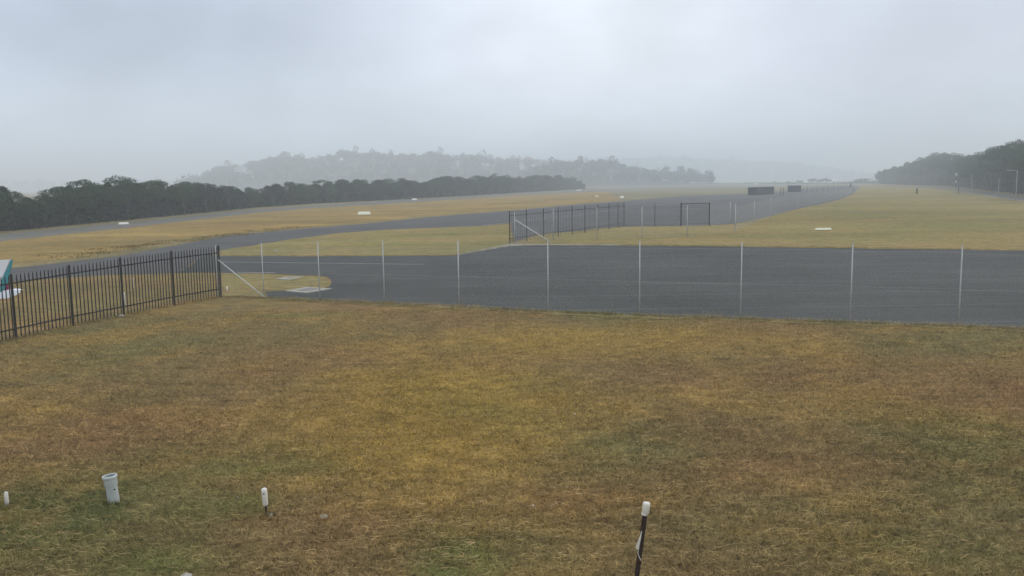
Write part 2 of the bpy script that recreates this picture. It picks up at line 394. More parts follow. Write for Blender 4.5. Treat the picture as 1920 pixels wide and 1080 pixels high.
# taxiway, its branch past the grass island, and the apron
isl = [(412, 470), (480, 459.5), (560, 447), (640, 437), (720, 431), (800, 427.5), (900, 424), (958, 419)]
sheet('taxiway', taxi_top + taxi_bot_far + [(1000, 430), (985, 432), (958, 419)][0:0] + [(1010, 440), (985, 447), (962, 455), (958, 419)] + isl[::-1][1:] + [(395, 474), (330, 512), (200, 516), (100, 522), (0, 530), (-260, 550)], 0.010, M['taxi'], 0.12)
sheet('apron', [(395, 474), (412, 480.5), (600, 480.8), (760, 480.5)] + apron_top + apron_bot[:-5] + [(330, 512)], 0.018, M['apron'], 0.20, 0.9)
sheet('island_grass', isl + [(958, 460.5), (905, 469.5), (855, 478.5), (760, 480), (600, 480.2), (412, 480)], 0.026, M['verge_olive'], 0.24, 0.9)
sheet('field_grass', [(962, 456), (985, 448), (1010, 441), (1035, 437)] + taxi_bot_far[::-1][1:] + [(1640, 350), (1740, 353), (1840, 365), (1920, 375), (2300, 412), (2300, 477)] + apron_top[::-1][:-2][1:] + [(962, 459)], 0.026, M['field'], 0.24, 0.9)
sheet('verge_grass', [(-260, 551), (0, 531), (100, 523), (200, 517), (330, 513), (412, 512), (505, 514.5), (560, 516.5), (610, 520), (617, 530), (605, 540), (540, 545), (497, 547), (490, 556), (412, 556), (330, 572), (232, 592), (137, 611), (30, 634), (-260, 690)], 0.030, M['verge_brown'], 0.1, 1.5)
sheet('island_grass', [(418, 512.5), (505, 514.7), (560, 516.7), (609, 520.2), (616, 530), (604, 539.6), (540, 544.6), (497, 546.6), (489, 555.5), (418, 555.5)], 0.036, M['verge_olive'], 0.1, 1.0)
sheet('gravel_edge', [(958, 457), (1010, 458), (1160, 459), (1160, 460.5), (1010, 460.2), (955, 462), (905, 470.5), (860, 478.5), (856, 477), (905, 468)], 0.034, M['gravel'], 0.12, 0.7)
sheet('dirt_edge', [(497, 547), (505, 558), (600, 563.5), (720, 569), (860, 576), (1020, 584), (1200, 592), (1390, 598), (1600, 605), (1800, 612), (2050, 626), (2300, 649), (2300, 655), (2050, 631), (1800, 617), (1600, 610), (1390, 602.5), (1200, 596.5), (1020, 588), (860, 580), (720, 573), (600, 567), (500, 563), (488, 556)], 0.034, M['verge_pale'], 0.20, 0.35)
# the edge road along the right wood
road_c = [(1640, 348.5), (1700, 349.3), (1760, 352), (1800, 356), (1850, 363), (1920, 372), (2100, 397)]
strip('road', road_c, 6.0, 0.036, M['runway'])
strip('road_edge_gravel', [(1800, 360.5), (1850, 367.5), (1920, 376.8), (2100, 404)], 0.7, 0.040, M['gravel'])
# painted lines
strip('painted_line', [(408, 491.5), (500, 492.4), (600, 493.5), (700, 494.7), (797, 496)], 0.13, 0.024, M['paint'])
strip('painted_line', [(445, 511), (480, 511.3), (516, 511.8)], 0.16, 0.036, M['paint'])
strip('painted_line', [(905, 422), (958, 417.5), (1000, 412), (1080, 404), (1150, 394), (1240, 383), (1300, 377), (1390, 370), (1480, 364)], 0.16, 0.016, M['paint'])
strip('painted_line', [(1140, 529), (1300, 532), (1400, 535)], 0.05, 0.024, M['coverg'])
strip('painted_line', [(1660, 545), (1760, 547)], 0.05, 0.024, M['coverg'])

# ------------------------------------------------------------------ grass blades in the near yard and at the edges
def fence_row(px): return interp(px, [(-200, 672), (30, 636), (137, 611), (232, 592), (327, 573), (414, 557), (500, 560), (600, 564.5), (720, 570), (860, 577), (1020, 585), (1200, 593), (1390, 599), (1600, 606), (1800, 613), (2100, 630)])
def blades(name, n, sampler, hh, ww, mat, label, lean=0.9):
    P = sampler(n); n = len(P)
    ang = rng.uniform(0, 2*np.pi, n); h = hh*rng.uniform(0.45, 1.25, n); wd = ww*rng.uniform(0.7, 1.4, n)
    side = np.stack([np.cos(ang), np.sin(ang), np.zeros(n)], 1)*wd[:, None]
    la = rng.uniform(0, 2*np.pi, n); lm = h*rng.uniform(0.2, lean*1.6, n)
    bend = np.stack([np.cos(la)*lm, np.sin(la)*lm, h], 1)
    V = np.stack([P - side, P + side, P + bend*0.55 + side*0.6, P + bend], 1)
    V = V.reshape(-1, 3); i = np.arange(n)[:, None]*4
    Fq = np.concatenate([i+0, i+1, i+2, i+3], 1)
    o = link(name, fast_mesh(name, V, Fq), mat); return tag(o, label, 'grass', kind='stuff')
def yard(n):
    out = []
    while sum(map(len, out)) < n:
        m = n*3
        y = rng.uniform(9.0, 31, m); x = rng.uniform(-1, 1, m)*(y*0.66+1.5)
        # thin out with distance and in bare patches
        f = np.sin(x*1.3+np.sin(y*0.9))*np.sin(y*1.1+np.sin(x*0.7))*0.25 + 0.75
        keep = rng.uniform(0, 1, m) < f*np.clip(16/y, 0.45, 1)
        x, y = x[keep], y[keep]
        # keep this side of the fences
        v = np.stack([x, y, np.full(len(x), -H)], 1)
        wv = v @ np.array(FW); px = 960 + F*(v @ np.array(RT))/wv; py = 540 - F*(v @ np.array(UP))/wv
        fr = np.interp(px, [-200, 30, 137, 232, 327, 414, 500, 600, 720, 860, 1020, 1200, 1390, 1600, 1800, 2100], [672, 636, 611, 592, 573, 557, 560, 564.5, 570, 577, 585, 593, 599, 606, 613, 630])
        k = py > fr - 1.0
        x, y = x[k], y[k]
        out.append(np.stack([x, y, np.zeros(len(x))], 1))
    return np.concatenate(out)[:n]
blades('lawn_grass', 420000, yard, 0.060, 0.0045, M['blades'], 'short brown and olive mown grass covering the near yard', 1.6)
def straw(n):
    P = yard(n); n = len(P); P[:, 2] = rng.uniform(.02, .055, n); a = rng.normal(0, .55, n); ln = rng.uniform(.03, .085, n)
    u = np.stack([np.cos(a), np.sin(a), rng.normal(0, .12, n)], 1)*ln[:, None]; k = rng.normal(0, .25, n)[:, None]
    sd_ = np.stack([-np.sin(a), np.cos(a), np.full(n, .6)], 1)*0.0032
    m = u*0 + np.stack([-np.sin(a), np.cos(a), np.zeros(n)], 1)*k*ln[:, None]
    V = np.stack([P-u, P-u+sd_, P+m+sd_, P+u+sd_, P+u, P+m], 1).reshape(-1, 3); i = np.arange(n)[:, None]*6
    Fq = np.concatenate([np.concatenate([i, i+5, i+2, i+1], 1), np.concatenate([i+5, i+4, i+3, i+2], 1)])
    tag(link('dry_straw', fast_mesh('dry_straw', V, Fq), M['straw']), 'pale dry clippings scattered over the near lawn', 'grass clippings', kind='stuff')
def clumps(centres, per, rad):
    C = np.array(centres); return np.repeat(C, per, 0) + np.concatenate([rng.normal(0, rad, (len(C)*per, 2)), np.zeros((len(C)*per, 1))], 1)
straw(24000)
def edge_clumps(line, n, spread):
    out = []
    pts = [G(*p) for p in line]; seg = [math.dist(pts[i], pts[i+1]) for i in range(len(pts)-1)]; tot = sum(seg)
    for _ in range(n):
        t = random.uniform(0, tot); i = 0
        while t > seg[i]: t -= seg[i]; i += 1
        f = t/seg[i]; out.append((pts[i][0]*(1-f)+pts[i+1][0]*f + random.gauss(0, spread), pts[i][1]*(1-f)+pts[i+1][1]*f + random.gauss(0, spread), 0.0))
    return out
fl = [(500, 560), (600, 564.5), (720, 570), (860, 577), (1020, 585), (1200, 593), (1390, 599), (1600, 606), (1800, 613), (2000, 622)]
blades('fence_line_grass', 0, lambda n: clumps(edge_clumps(fl, 620, 0.10), 26, 0.09), 0.12, 0.004, M['tuft'], 'longer pale dry grass growing along the foot of the wire fence', 0.8)
blades('palisade_foot_grass', 0, lambda n: clumps(edge_clumps([(-60, 656), (30, 636), (137, 611), (232, 592), (327, 573), (414, 557), (495, 559)], 200, 0.10), 20, 0.08), 0.10, 0.004, M['blades'], 'tufts of brown grass along the foot of the black palisade fence', 0.8)
blades('base_tufts', 0, lambda n: clumps([(G(px, py)[0]+random.gauss(0, .035)+.07*math.cos(t), G(px, py)[1]+random.gauss(0, .03)+.07*math.sin(t), 0) for px, py in ((214, 944), (500, 969), (14, 952), (606, 974), (348, 1090), (508, 971)) for t in (0, 1, 2, 3, 3.8, 4.4, 4.9, 5.5)], 12, 0.022), 0.085, 0.004, M['blades'], 'grass tufts round the feet of the pipe and the pegs', 0.7)
blades('seed_stalks', 0, lambda n: clumps([(*G(px, py), 0) for px, py in ((1322, 596), (1345, 597), (1296, 597), (1140, 590), (1143, 591), (1232, 594), (975, 584), (860, 578))], 16, 0.12), 0.36, 0.004, M['tuft'], 'taller seeding grass stalks standing by the wire fence', 0.7)
blades('swale_weeds', 0, lambda n: clumps(edge_clumps([(130, 482), (200, 472), (270, 461), (350, 450), (430, 441), (480, 434), (590, 424)], 90, 1.0), 36, 0.45), 0.13, 0.02, M['weed'], 'darker rough weeds in the shallow drain beside the taxiway', 0.8)
blades('far_swale_weeds', 0, lambda n: clumps(edge_clumps([(900, 385), (960, 382), (1060, 373), (1160, 366)], 60, 1.6), 26, 0.8), 0.13, 0.03, M['weed'], 'darker weeds in the verge beyond the far end of the taxiway', 0.8)
blades('island_edge_grass', 0, lambda n: clumps(edge_clumps([(412, 480), (600, 480.2), (760, 480), (855, 478.5), (905, 469.5), (958, 460.5), (1160, 459.5), (1400, 462), (1600, 465), (1920, 469)], 420, 0.10), 16, 0.12), 0.07, 0.008, M['verge_olive'], 'ragged green grass edge along the far side of the apron', 0.8)

# small light litter and stones
def stone(px, py, s, label, seed, name='stone', mat='stone', cat='stone'):
    r_ = random.Random(seed); n = 10; mb = MB(); prof = []
    vs = []
    for i in range(5):
        ph = math.pi*i/4
        for j in range(n):
            t = 2*math.pi*j/n; k = s*(1+r_.uniform(-0.18, 0.18))
            vs.append((k*math.sin(ph)*math.cos(t)*1.25, k*math.sin(ph)*math.sin(t), k*0.62*math.cos(ph) + s*0.35))
    mb.add(vs, [(i*n+j, (i+1)*n+j, (i+1)*n+(j+1) % n, i*n+(j+1) % n) for i in range(4) for j in range(n)])
    o = mb.build(name, M[mat]); x, y = G(px, py); o.location = (x, y, 0); o.rotation_euler.z = r_.uniform(0, 6)
    return tag(o, label, cat)
stone(508, 968, 0.042, 'pale round stone lying at the foot of the white-topped peg', 1, mat='concrete')
stone(606, 972, 0.055, 'flat straw-coloured stone in the grass right of the white-topped peg', 2)
stone(445, 933, 0.022, 'tiny white pebble in the grass left of the white-topped peg', 3, mat='concrete')
stone(348, 1089, 0.085, 'grey stone cut off by the bottom edge of the photo', 4, mat='concrete')
stone(1077, 777, 0.022, 'small white scrap in the brown grass in the middle of the lawn', 5, name='scrap', mat='white', cat='litter')
stone(1125, 751, 0.022, 'small pale scrap on the lawn, the one nearest the wire fence', 6, name='scrap', mat='concrete', cat='litter')
stone(1000, 949, 0.022, 'small white scrap on the lawn left of the leaning stake', 7, name='scrap', mat='white', cat='litter')
stone(228, 594, 0.09, 'pale stone at the foot of the second visible palisade post from the right', 8, mat='concrete')
stone(517, 472, 0.12, 'small pale stone on the grass island beyond the fence', 9, mat='concrete')

# ------------------------------------------------------------------ foreground pipe and pegs
def lean_to(o, px0, py0, px1, py1, length):
    """stand o on the ground at photo position 0 and lean it so that its top shows at photo position 1"""
    x, y = G(px0, py0); base = Vector((x, y, 0)); best = None
    for a in range(-60, 61):
        for b in (0,):
            t = R(a)*0.5; d = Vector((math.sin(t), 0, math.cos(t)))*length
            q = px_of(*(base+d)); e = abs(q[0]-px1)
            if best is None or e < best[0]: best = (e, d)
    o.location = base; o.rotation_mode = 'QUATERNION'; o.rotation_quaternion = Vector((0, 0, 1)).rotation_difference(best[1].normalized())
gx, gy = G(214, 942); ph = height_at(gx, gy, 891)
pr = 0.080
pipe = empty('standpipe', (gx, gy, 0), 0, 'short grey-white plastic pipe with a wider open socket standing in the grass', 'pipe')
MB().lathe([(pr, -0.05), (pr, ph-0.17), (pr*1.05, ph-0.15), (pr*1.13, ph-0.135), (pr*1.13, ph-0.045)], 28).build('barrel', M['pipe'], pipe, True)
MB().lathe([(pr*1.10, ph-0.050), (pr*1.25, ph-0.045), (pr*1.27, ph-0.01), (pr*1.24, ph), (pr*1.08, ph), (pr*1.06, ph-0.01)], 28).build('socket_rim', M['piperim'], pipe, True)
MB().lathe([(pr*1.065, ph-0.01), (pr*0.98, ph-0.10), (pr*0.95, ph-0.30), (0.001, ph-0.30)], 28).build('bore', M['pipein'], pipe, True)
MB().box((pr*0.80, -pr*0.62, ph-0.20), (0.022, 0.012, 0.018), 0.7).build('plug', M['black'], pipe)
lean_to(pipe, 214, 942, 205, 891, ph)

def peg(px, py, tx, ty, name, label):
    x, y = G(px, py); h = height_at(x, y, ty); return x, y, h
x, y, h = peg(14, 951, 11, 922, '', '')
o = empty('marker_peg', (x, y, 0), 0, 'short plain white peg at the left edge of the lawn', 'peg')
MB().path([(0, 0, -.03), (0, 0, h*.5), (0, 0, h-.015), (0, 0, h)], [.027, .027, .027, .014], 10).build('peg_tube', M['tape'], o, True)
lean_to(o, 14, 951, 11, 922, h)
x, y, h = peg(500, 968, 495, 915, '', '')
o = empty('stake', (x, y, 0), 0, 'dark stake with a long white plastic sleeve standing on the lawn near a stone', 'stake')
MB().box((0, 0, h*.35), (.030, .030, h*.7), .4).build('stake_post', M['rust'], o)
MB().path([(0, 0, h*.38), (0, 0, h*.42), (0, 0, h*.9), (0, 0, h-.012), (0, 0, h)], [.026, .036, .039, .036, .020], 12).build('sleeve', M['white'], o, True)
MB().box((0, -.037, h*.83), (.030, .012, .028), 0).build('slot', M['concrete'], o)
lean_to(o, 500, 968, 495, 915, h)
x, y = G(1186, 1142); h = height_at(x, y, 941)
o = empty('star_picket', (x, y, 0), 0, 'tall rusty brown steel stake with a white cap, cut by the bottom edge', 'stake')
mb = MB()
for k in range(3):
    t = 2*math.pi*k/3 + .4; mb.box((math.cos(t)*.013, math.sin(t)*.013, (h-.03)/2-.05), (.030, .007, h+.05), t)
mb.build('picket', M['rust'], o)
cap = MB().lathe([(.034, h-.115), (.038, h-.11), (.0395, h-.02), (.037, h-.004), (.030, h), (.001, h+.001)], 20).build('cap', M['white'], o, True)
MB().lathe([(.033, h-.135), (.033, h-.115), (.03, h-.112)], 16, c=(-.008, 0, 0)).build('cap_collar', M['tape'], cap, True)
tp = MB()
pts = [(-.018, -.02, h*.70), (-.030, -.025, h*.63), (-.052, -.03, h*.555), (-.045, -.03, h*.545), (-.024, -.03, h*.53), (-.020, -.028, h*.49)]
tp.add([(-.012, -.02, h*.745), (-.02, -.02, h*.74), (-.018, -.03, h*.66), (-.040, -.03, h*.66), (-.022, -.03, h*.60), (-.062, -.035, h*.595), (-.022, -.03, h*.575), (-.048, -.03, h*.570)], [(0, 1, 3, 2), (2, 3, 5, 4), (4, 5, 7, 6)])
tp.build('tape_flag', M['tape'], o)
MB().path([(-.03, -.03, h*.575), (-.026, -.03, h*.53), (-.006, -.034, h*.50), (.012, -.03, h*.475), (.012, 0, h*.46)], [.004]*5, 5).build('tie_wire', M['tape'], o)
lean_to(o, 1186, 1142, 1213, 941, h)

# ------------------------------------------------------------------ fences
def wire_panel(mb, a, b, h0, h1, r, s, top=0.0):
    """diamond wire netting between ground points a and b"""
    a = Vector((a[0], a[1], 0)); b = Vector((b[0], b[1], 0)); d = b-a; Ln = d.length; u = d/Ln; nrm = Vector((-u.y, u.x, 0))
    hh = min(h0, h1)-top
    def bar(p, q):
        dd = (q-p).normalized(); x = dd.cross(nrm).normalized()*r; y = nrm*r
        vs = [p+x, p-x*.5+y*.86, p-x*.5-y*.86, q+x, q-x*.5+y*.86, q-x*.5-y*.86]
        mb.add(vs, [(0, 1, 4, 3), (1, 2, 5, 4), (2, 0, 3, 5)])
    for sgn in (1, -1):
        t = -hh
        while t < Ln:
            u0, z0, u1, z1 = t, 0.0, t+hh, hh
            if sgn < 0: u0, u1 = t+hh, t
            # clip to the panel
            if u0 > u1: u0, z0, u1, z1 = u1, z1, u0, z0
            if u0 < 0: z0 += (z1-z0)*(0-u0)/(u1-u0); u0 = 0
            if u1 > Ln: z1 -= (z1-z0)*(u1-Ln)/(u1-u0); u1 = Ln
            if u1-u0 > 0.05: bar(a+u*u0+Vector((0, 0, z0+.03)), a+u*u1+Vector((0, 0, z1+.03)))
            t += s
def netting_fence(name, posts, label, r=0.021, mesh_r=0.0008, s=0.065, mat='galv', cap=True, group=None, strands=(0.02, 0.5, 1.0), netmat='galv', ext=()):
    """posts: (base px, base py, top py)"""
    P = []
    for px, py, ty in posts:
        x, y = G(px, py); P.append((x, y, height_at(x, y, ty)))
    root = empty(name, (P[0][0], P[0][1], 0), 0, label, 'fence', group)
    inv = Vector((P[0][0], P[0][1], 0)); nm = MB()
    for i, (x, y, h) in enumerate(P):
        mb = MB(); mb.tube((x-inv.x, y-inv.y, -.05), (x-inv.x, y-inv.y, h-.03), r, n=8)
        mb.tube((x-inv.x, y-inv.y, h-.03), (x-inv.x, y-inv.y, h), r*1.25, r*.6, n=8)
        mb.build('post', M[mat], root, True)
    for i in range(len(P)-1):
        a, b = P[i], P[i+1]; wire_panel(nm, (a[0]-inv.x, a[1]-inv.y), (b[0]-inv.x, b[1]-inv.y), a[2], b[2], mesh_r, s, .25)
    nm.build('wire_netting', M[netmat], root)
    wm = MB()
    for i in range(len(P)-1):
        a, b = P[i], P[i+1]; hh = min(a[2], b[2])-.25
        for k in strands:
            wm.tube((a[0]-inv.x, a[1]-inv.y-.01, .04+k*(hh-.01)), (b[0]-inv.x, b[1]-inv.y-.01, .04+k*(hh-.01)), .0022, n=4, caps=False)
        for k in (0.10, 0.03):
            wm.tube((a[0]-inv.x, a[1]-inv.y-.01, a[2]-k), (b[0]-inv.x, b[1]-inv.y-.01, b[2]-k), .0016, n=4, caps=False)
    wm.build('line_wires', M[mat], root)
    return root, P, inv
nearP = [(409, 557, 459), (495, 559, 455), (600, 563.5, 452), (721, 569, 450), (861, 576, 450), (1028, 584.5, 451), (1199, 592, 451), (1388.5, 598.5, 454), (1594, 605.5, 455), (1797, 612.5, 459), (2010, 622, 465)]
root, P, inv = netting_fence('wire_fence', nearP, 'galvanised chain-wire fence along the near edge of the apron, meeting the black palisade')
# end brace of the near fence
a = Vector((P[0][0], P[0][1], height_at(P[0][0], P[0][1], 484)))-inv; bx, by = G(496, 559.5); b = Vector((bx, by, .05))-inv
MB().tube(a, b, .026, n=8).build('brace', M['bracegalv'], root, True)
MB().box((a.x, a.y, a.z), (.08, .08, .07), .2).build('brace_clamp', M['bracegalv'], root)

farP = [(965.5, 457, 397), (1037.5, 450, 390), (1119.5, 449, 389), (1203.5, 447, 387), (1288, 444, 384), (1378, 436, 382)]
root, P, inv = netting_fence('wire_fence', farP, 'chain-wire fence with a white diagonal brace beyond the far edge of the apron', r=.03, mesh_r=.0016, s=.12)
a = Vector((P[0][0], P[0][1], height_at(P[0][0], P[0][1], 411.5)))-inv; bx, by = G(1034, 456); b = Vector((bx, by, .05))-inv
MB().tube(a, b, .036, n=8).build('brace', M['bracegalv'], root, True)
tailP = [(1378.5, 432, 383), (1414, 418, 376), (1446, 406, 370), (1472, 397, 366), (1496, 390.5, 363), (1518, 385.5, 360), (1538, 381, 357.5), (1556, 376.5, 355), (1572, 372, 353), (1586, 367.5, 351), (1597, 363, 349.5)]
netting_fence('wire_fence', tailP, 'long chain-wire fence running away beside the taxiway edge towards the far houses', r=.035, mesh_r=.004, s=.4)

def palisade(name, posts, label, spacing=.155, mat='black', pale_w=.048, group=None):
    """posts: (base px, py, top py); a post, then a bay of pales and two rails up to the next"""
    P = []
    for px, py, ty in posts:
        x, y = G(px, py); P.append(Vector((x, y, height_at(x, y, ty))))
    o = Vector((P[0].x, P[0].y, 0)); root = empty(name, o, 0, label, 'fence', group)
    for p in P:
        q = p-o; d = (P[1]-P[0]); rz = math.atan2(d.y, d.x)
        mb = MB(); mb.box((q.x, q.y, q.z/2-.03), (.036, .010, q.z+.06), rz)
        for sg in (-1, 1): mb.box((q.x+sg*.022*math.cos(rz), q.y+sg*.022*math.sin(rz), q.z/2-.031), (.007, .055, q.z+.055), rz)
        mb.build('post', M[mat], root)
    for i in range(len(P)-1):
        a, b = P[i]-o, P[i+1]-o; ga = Vector((a.x, a.y, 0)); gb = Vector((b.x, b.y, 0)); d = gb-ga; Ln = d.length; u = d/Ln; n = Vector((u.y, -u.x, 0))
        if n.y > 0: n = -n
        rz = math.atan2(u.y, u.x); k = max(2, round(Ln/spacing)); mb = MB()
        for j in range(1, k):
            t = j/k; p = ga + d*t + n*.045; h = (a.z*(1-t)+b.z*t)-.01; w_ = pale_w/2
            # W-section pale with a pointed head
            xs = [-w_, -w_*.45, 0, w_*.45, w_]; ys = [0, .014, .004, .014, 0]
            vs = [];
            for z, kk in ((.06, 1), (h-.10, 1), (h, .0)):
                for x_, y_ in zip(xs, ys):
                    vs.append(p + u*(x_*(1 if kk else .25)) + n*y_ + Vector((0, 0, z if kk else h-(abs(x_)/w_)*.03)))
            mb.add(vs, [(r_*5+c_, r_*5+c_+1, (r_+1)*5+c_+1, (r_+1)*5+c_) for r_ in range(2) for c_ in range(4)])
        mb.build('pale_panel', M[mat], root)
        for f in (.16, .86):
            za, zb = a.z*f, b.z*f
            pa = ga + Vector((0, 0, za)) + n*.02; pb = gb + Vector((0, 0, zb)) + n*.02
            up = Vector((0, 0, .022)); m2 = MB(); t_ = n*.018
            m2.add([pa-up, pa+up, pa+up+t_, pa-up+t_, pb-up, pb+up, pb+up+t_, pb-up+t_], [(0, 1, 5, 4), (1, 2, 6, 5), (2, 3, 7, 6), (3, 0, 4, 7), (0, 3, 2, 1), (4, 5, 6, 7)])
            m2.build('rail', M[mat], root)
    return root
palisade('palisade_fence', [(-92, 665, 533), (30.5, 635, 514), (137.5, 611, 497), (232.5, 592, 483), (327.5, 572.5, 470), (414.5, 556.5, 460)], 'black steel palisade fence rising across the left side of the yard')
palisade('palisade_fence', [(956, 457, 396), (988, 452, 393.5), (1019.5, 447.5, 391), (1047, 443.5, 388.5), (1073, 440, 386.5), (1097, 436.5, 384.5), (1121, 433, 383), (1142, 430, 381.5), (1159, 427, 380.5), (1170, 425, 379.5)], 'dark palisade fence receding from the corner of the apron beside the taxiway', pale_w=.022, spacing=.30)
# sliding gate line
def gate(pts, label):
    P = []
    for px, py, ty in pts:
        x, y = G(px, py); P.append(Vector((x, y, height_at(x, y, ty))))
    o = Vector((P[0].x, P[0].y, 0)); root = empty('sliding_gate', o, 0, label, 'gate')
    a, b = P[0]-o, P[1]-o; ga = Vector((a.x, a.y, 0)); gb = Vector((b.x, b.y, 0))
    for q, g_ in ((a, ga), (b, gb)): MB().box((q.x, q.y, q.z/2), (.10, .10, q.z)).build('gate_post', M['black'], root)
    h = min(a.z, b.z)-.06
    MB().tube(ga+Vector((0, 0, h)), gb+Vector((0, 0, h)), .028, n=6).build('gate_rail', M['black'], root); MB().tube(ga+Vector((0, 0, .2)), gb+Vector((0, 0, .2)), .022, n=6).build('gate_rail', M['black'], root)
    mb = MB(); d = gb-ga; k = int(d.length/.07)
    for j in range(1, k): p = ga+d*(j/k); mb.tube(p+Vector((0, 0, .24)), p+Vector((0, 0, h-.04)), .008, n=4, caps=False)
    mb.build('gate_bars', M['black'], root)
gate([(1277, 424, 380), (1330, 423, 380)], 'dark framed sliding gate standing between the taxiway and the field grass')
netting_fence('dark_wire_fence', [(1170, 425, 380), (1228, 424.5, 380.5), (1276, 424, 381)], 'dark posts and netting joining the far palisade to the sliding gate', r=.035, mesh_r=.0045, s=.10, mat='black', netmat='black')
netting_fence('dark_wire_fence', [(1331, 423, 380), (1369, 418, 377)], 'short run of pale netting just right of the sliding gate', r=.035, mesh_r=.002, s=.15)

# ------------------------------------------------------------------ airfield things
def pit(corners, label, ring=.26, notch=False):
    P = [Vector((*G(*c), 0)) for c in corners]; c = sum(P, Vector())/4
    o = empty('drain_pit', c, 0, label, 'drain pit'); Q = [p-c for p in P]; I = [q - q.normalized()*ring*1.3 for q in Q]
    h = .05
    vs = [(*q.xy, h) for q in Q]+[(*q.xy, h) for q in I]+[(*q.xy, 0) for q in Q]+[(*q.xy, 0) for q in I]
    fs = []
    for i in range(4):
        j = (i+1) % 4; fs += [(i, j, 4+j, 4+i), (8+i, 8+j, j, i), (4+i, 4+j, 12+j, 12+i)]
    MB().add(vs, fs).build('concrete_surround', M['concrete'], o)
    MB().add([(*q.xy, h-.012) for q in I]+[(*q.xy, h-.03) for q in I], [(0, 1, 2, 3), (7, 6, 5, 4)]).build('cover', M['coverg'] if not notch else M['verge_pale'], o)
pit([(535, 547.2), (574, 540.2), (622, 542.4), (574, 550.6)], 'diamond-shaped concrete drain surround beside the apron, the larger and nearer one', .30)
pit([(518, 524.5), (537, 520.4), (569, 520.2), (540, 525.8)], 'thin pale drain surround in the grass, behind the larger concrete one', .30, True)

def gable(px, py, wpx, hpx, label, rz=0.0, mat='cream', group='gable markers beside the runway'):
    x, y = G(px, py); s = F/y; w_, h_ = wpx/s, max(hpx/s, .2)
    o = empty('gable_marker', (x, y, 0.02), rz, label, 'runway marker', group)
    d = h_*1.1
    MB().add([(-w_/2, -d, .05), (w_/2, -d, .05), (w_/2, d, .05), (-w_/2, d, .05), (-w_/2*.93, 0, h_), (w_/2*.93, 0, h_)], [(0, 1, 5, 4), (2, 3, 4, 5), (0, 4, 3), (1, 2, 5), (3, 2, 1, 0)]).build('marker_panel', M[mat], o)
    for k in (-.35, .35): MB().box((k*w_, 0, .03), (.12, d*1.7, .06)).build('skid', M['black'], o)
gable(232, 421.5, 17, 4.5, 'white gable marker at the runway edge below the dark wood at left', .05, 'white')
gable(683, 402.8, 23, 6.0, 'cream gable marker on the verge between runway and taxiway, the largest one', .05)
gable(777, 375.5, 9, 3.5, 'small white gable marker at the runway edge in front of the middle wood', .0, 'white')
gable(1085, 357.8, 9, 2.0, 'tiny pale gable marker in front of the right end of the middle wood', 0, 'white')
gable(1543, 432, 30, 3.0, 'low cream board lying on the field right of the sliding gate', 0)
gable(1166, 371.5, 7, 4, 'tiny cream gable marker beyond the far palisade fence', 0)
gable(1417, 345.8, 7, 2.2, 'far white marker just left of the larger dark screen', 0, 'white')
gable(1119, 369.3, 6, 2.2, 'tiny cream marker on the verge, left of its brighter neighbour', 0)

def rod(px, py, ty, r, mat, name, label, cat, extra=None, group=None):
    x, y = G(px, py); h = height_at(x, y, ty)
    o = empty(name, (x, y, 0), 0, label, cat, group)
    MB().path([(0, 0, -.05), (0, 0, h*.5), (0, 0, h*.97), (0, 0, h)], [r, r, r, r*.6], 8).build('pole', M[mat], o, True)
    if extra: extra(o, h)
    return o
rod(426, 547, 537, .035, 'white', 'marker_peg', 'short white peg standing beneath the brace at the palisade corner', 'peg')
rod(250, 541, 519, .022, 'tape', 'marker_peg', 'thin white rod seen between the palisade pales, the farther one', 'peg')
rod(234.5, 577, 548, .030, 'tape', 'marker_peg', 'leaning pale rod right against a palisade post', 'peg')
def bracket(o, h): MB().box((0, 0, h*.86), (.34, .2, h*.2)).build('marker_head', M['black'], o)
rod(1719, 363.5, 353, .22, 'rust', 'marker_post', 'short stout dark post on the field in front of the right wood', 'post')
rod(1797, 363.5, 349, .09, 'rust', 'marker_post', 'dark post in front of the road, below the two white sign plates', 'post')
rod(1595, 352.5, 343.5, .35, 'black', 'marker_post', 'small dark post far off at the end of the taxiway', 'post')
def sign2(o, h):
    for f, s_ in ((.60, .8), (.30, .55)): MB().box((-.12, -.16, h*f), (s_*.9, .05, s_*1.5)).build('sign_plate', M['wall'], o)
    MB().tube((0, 0, h*.97), (.9, 0, h*.99), .05, n=6).build('bracket_arm', M['black'], o)
rod(1792, 354, 309, .13, 'rust', 'sign_pole', 'dark pole with two white plates standing before the right wood', 'pole', sign2)
def lamp(o, h):
    MB().path([(0, 0, h*.98), (-.5, 0, h*1.01), (-1.3, 0, h*1.02)], [.05, .04, .04], 6).build('lamp_arm', M['galv'], o, True)
    MB().box((-1.6, 0, h*1.02), (.6, .25, .12), top=.7).build('lamp_head', M['galv'], o)
rod(1904.5, 376, 320, .06, 'galv', 'street_lamp', 'pale lamp pole beside the road at the right edge', 'lamp pole', lamp)
rod(1871.5, 371, 334, .05, 'galv', 'utility_pole', 'thin pale pole beside the road, left of the lamp pole', 'pole')
rod(1821, 360, 326, .06, 'galv', 'utility_pole', 'faint pale pole beside the road between sign pole and thin pole', 'pole')

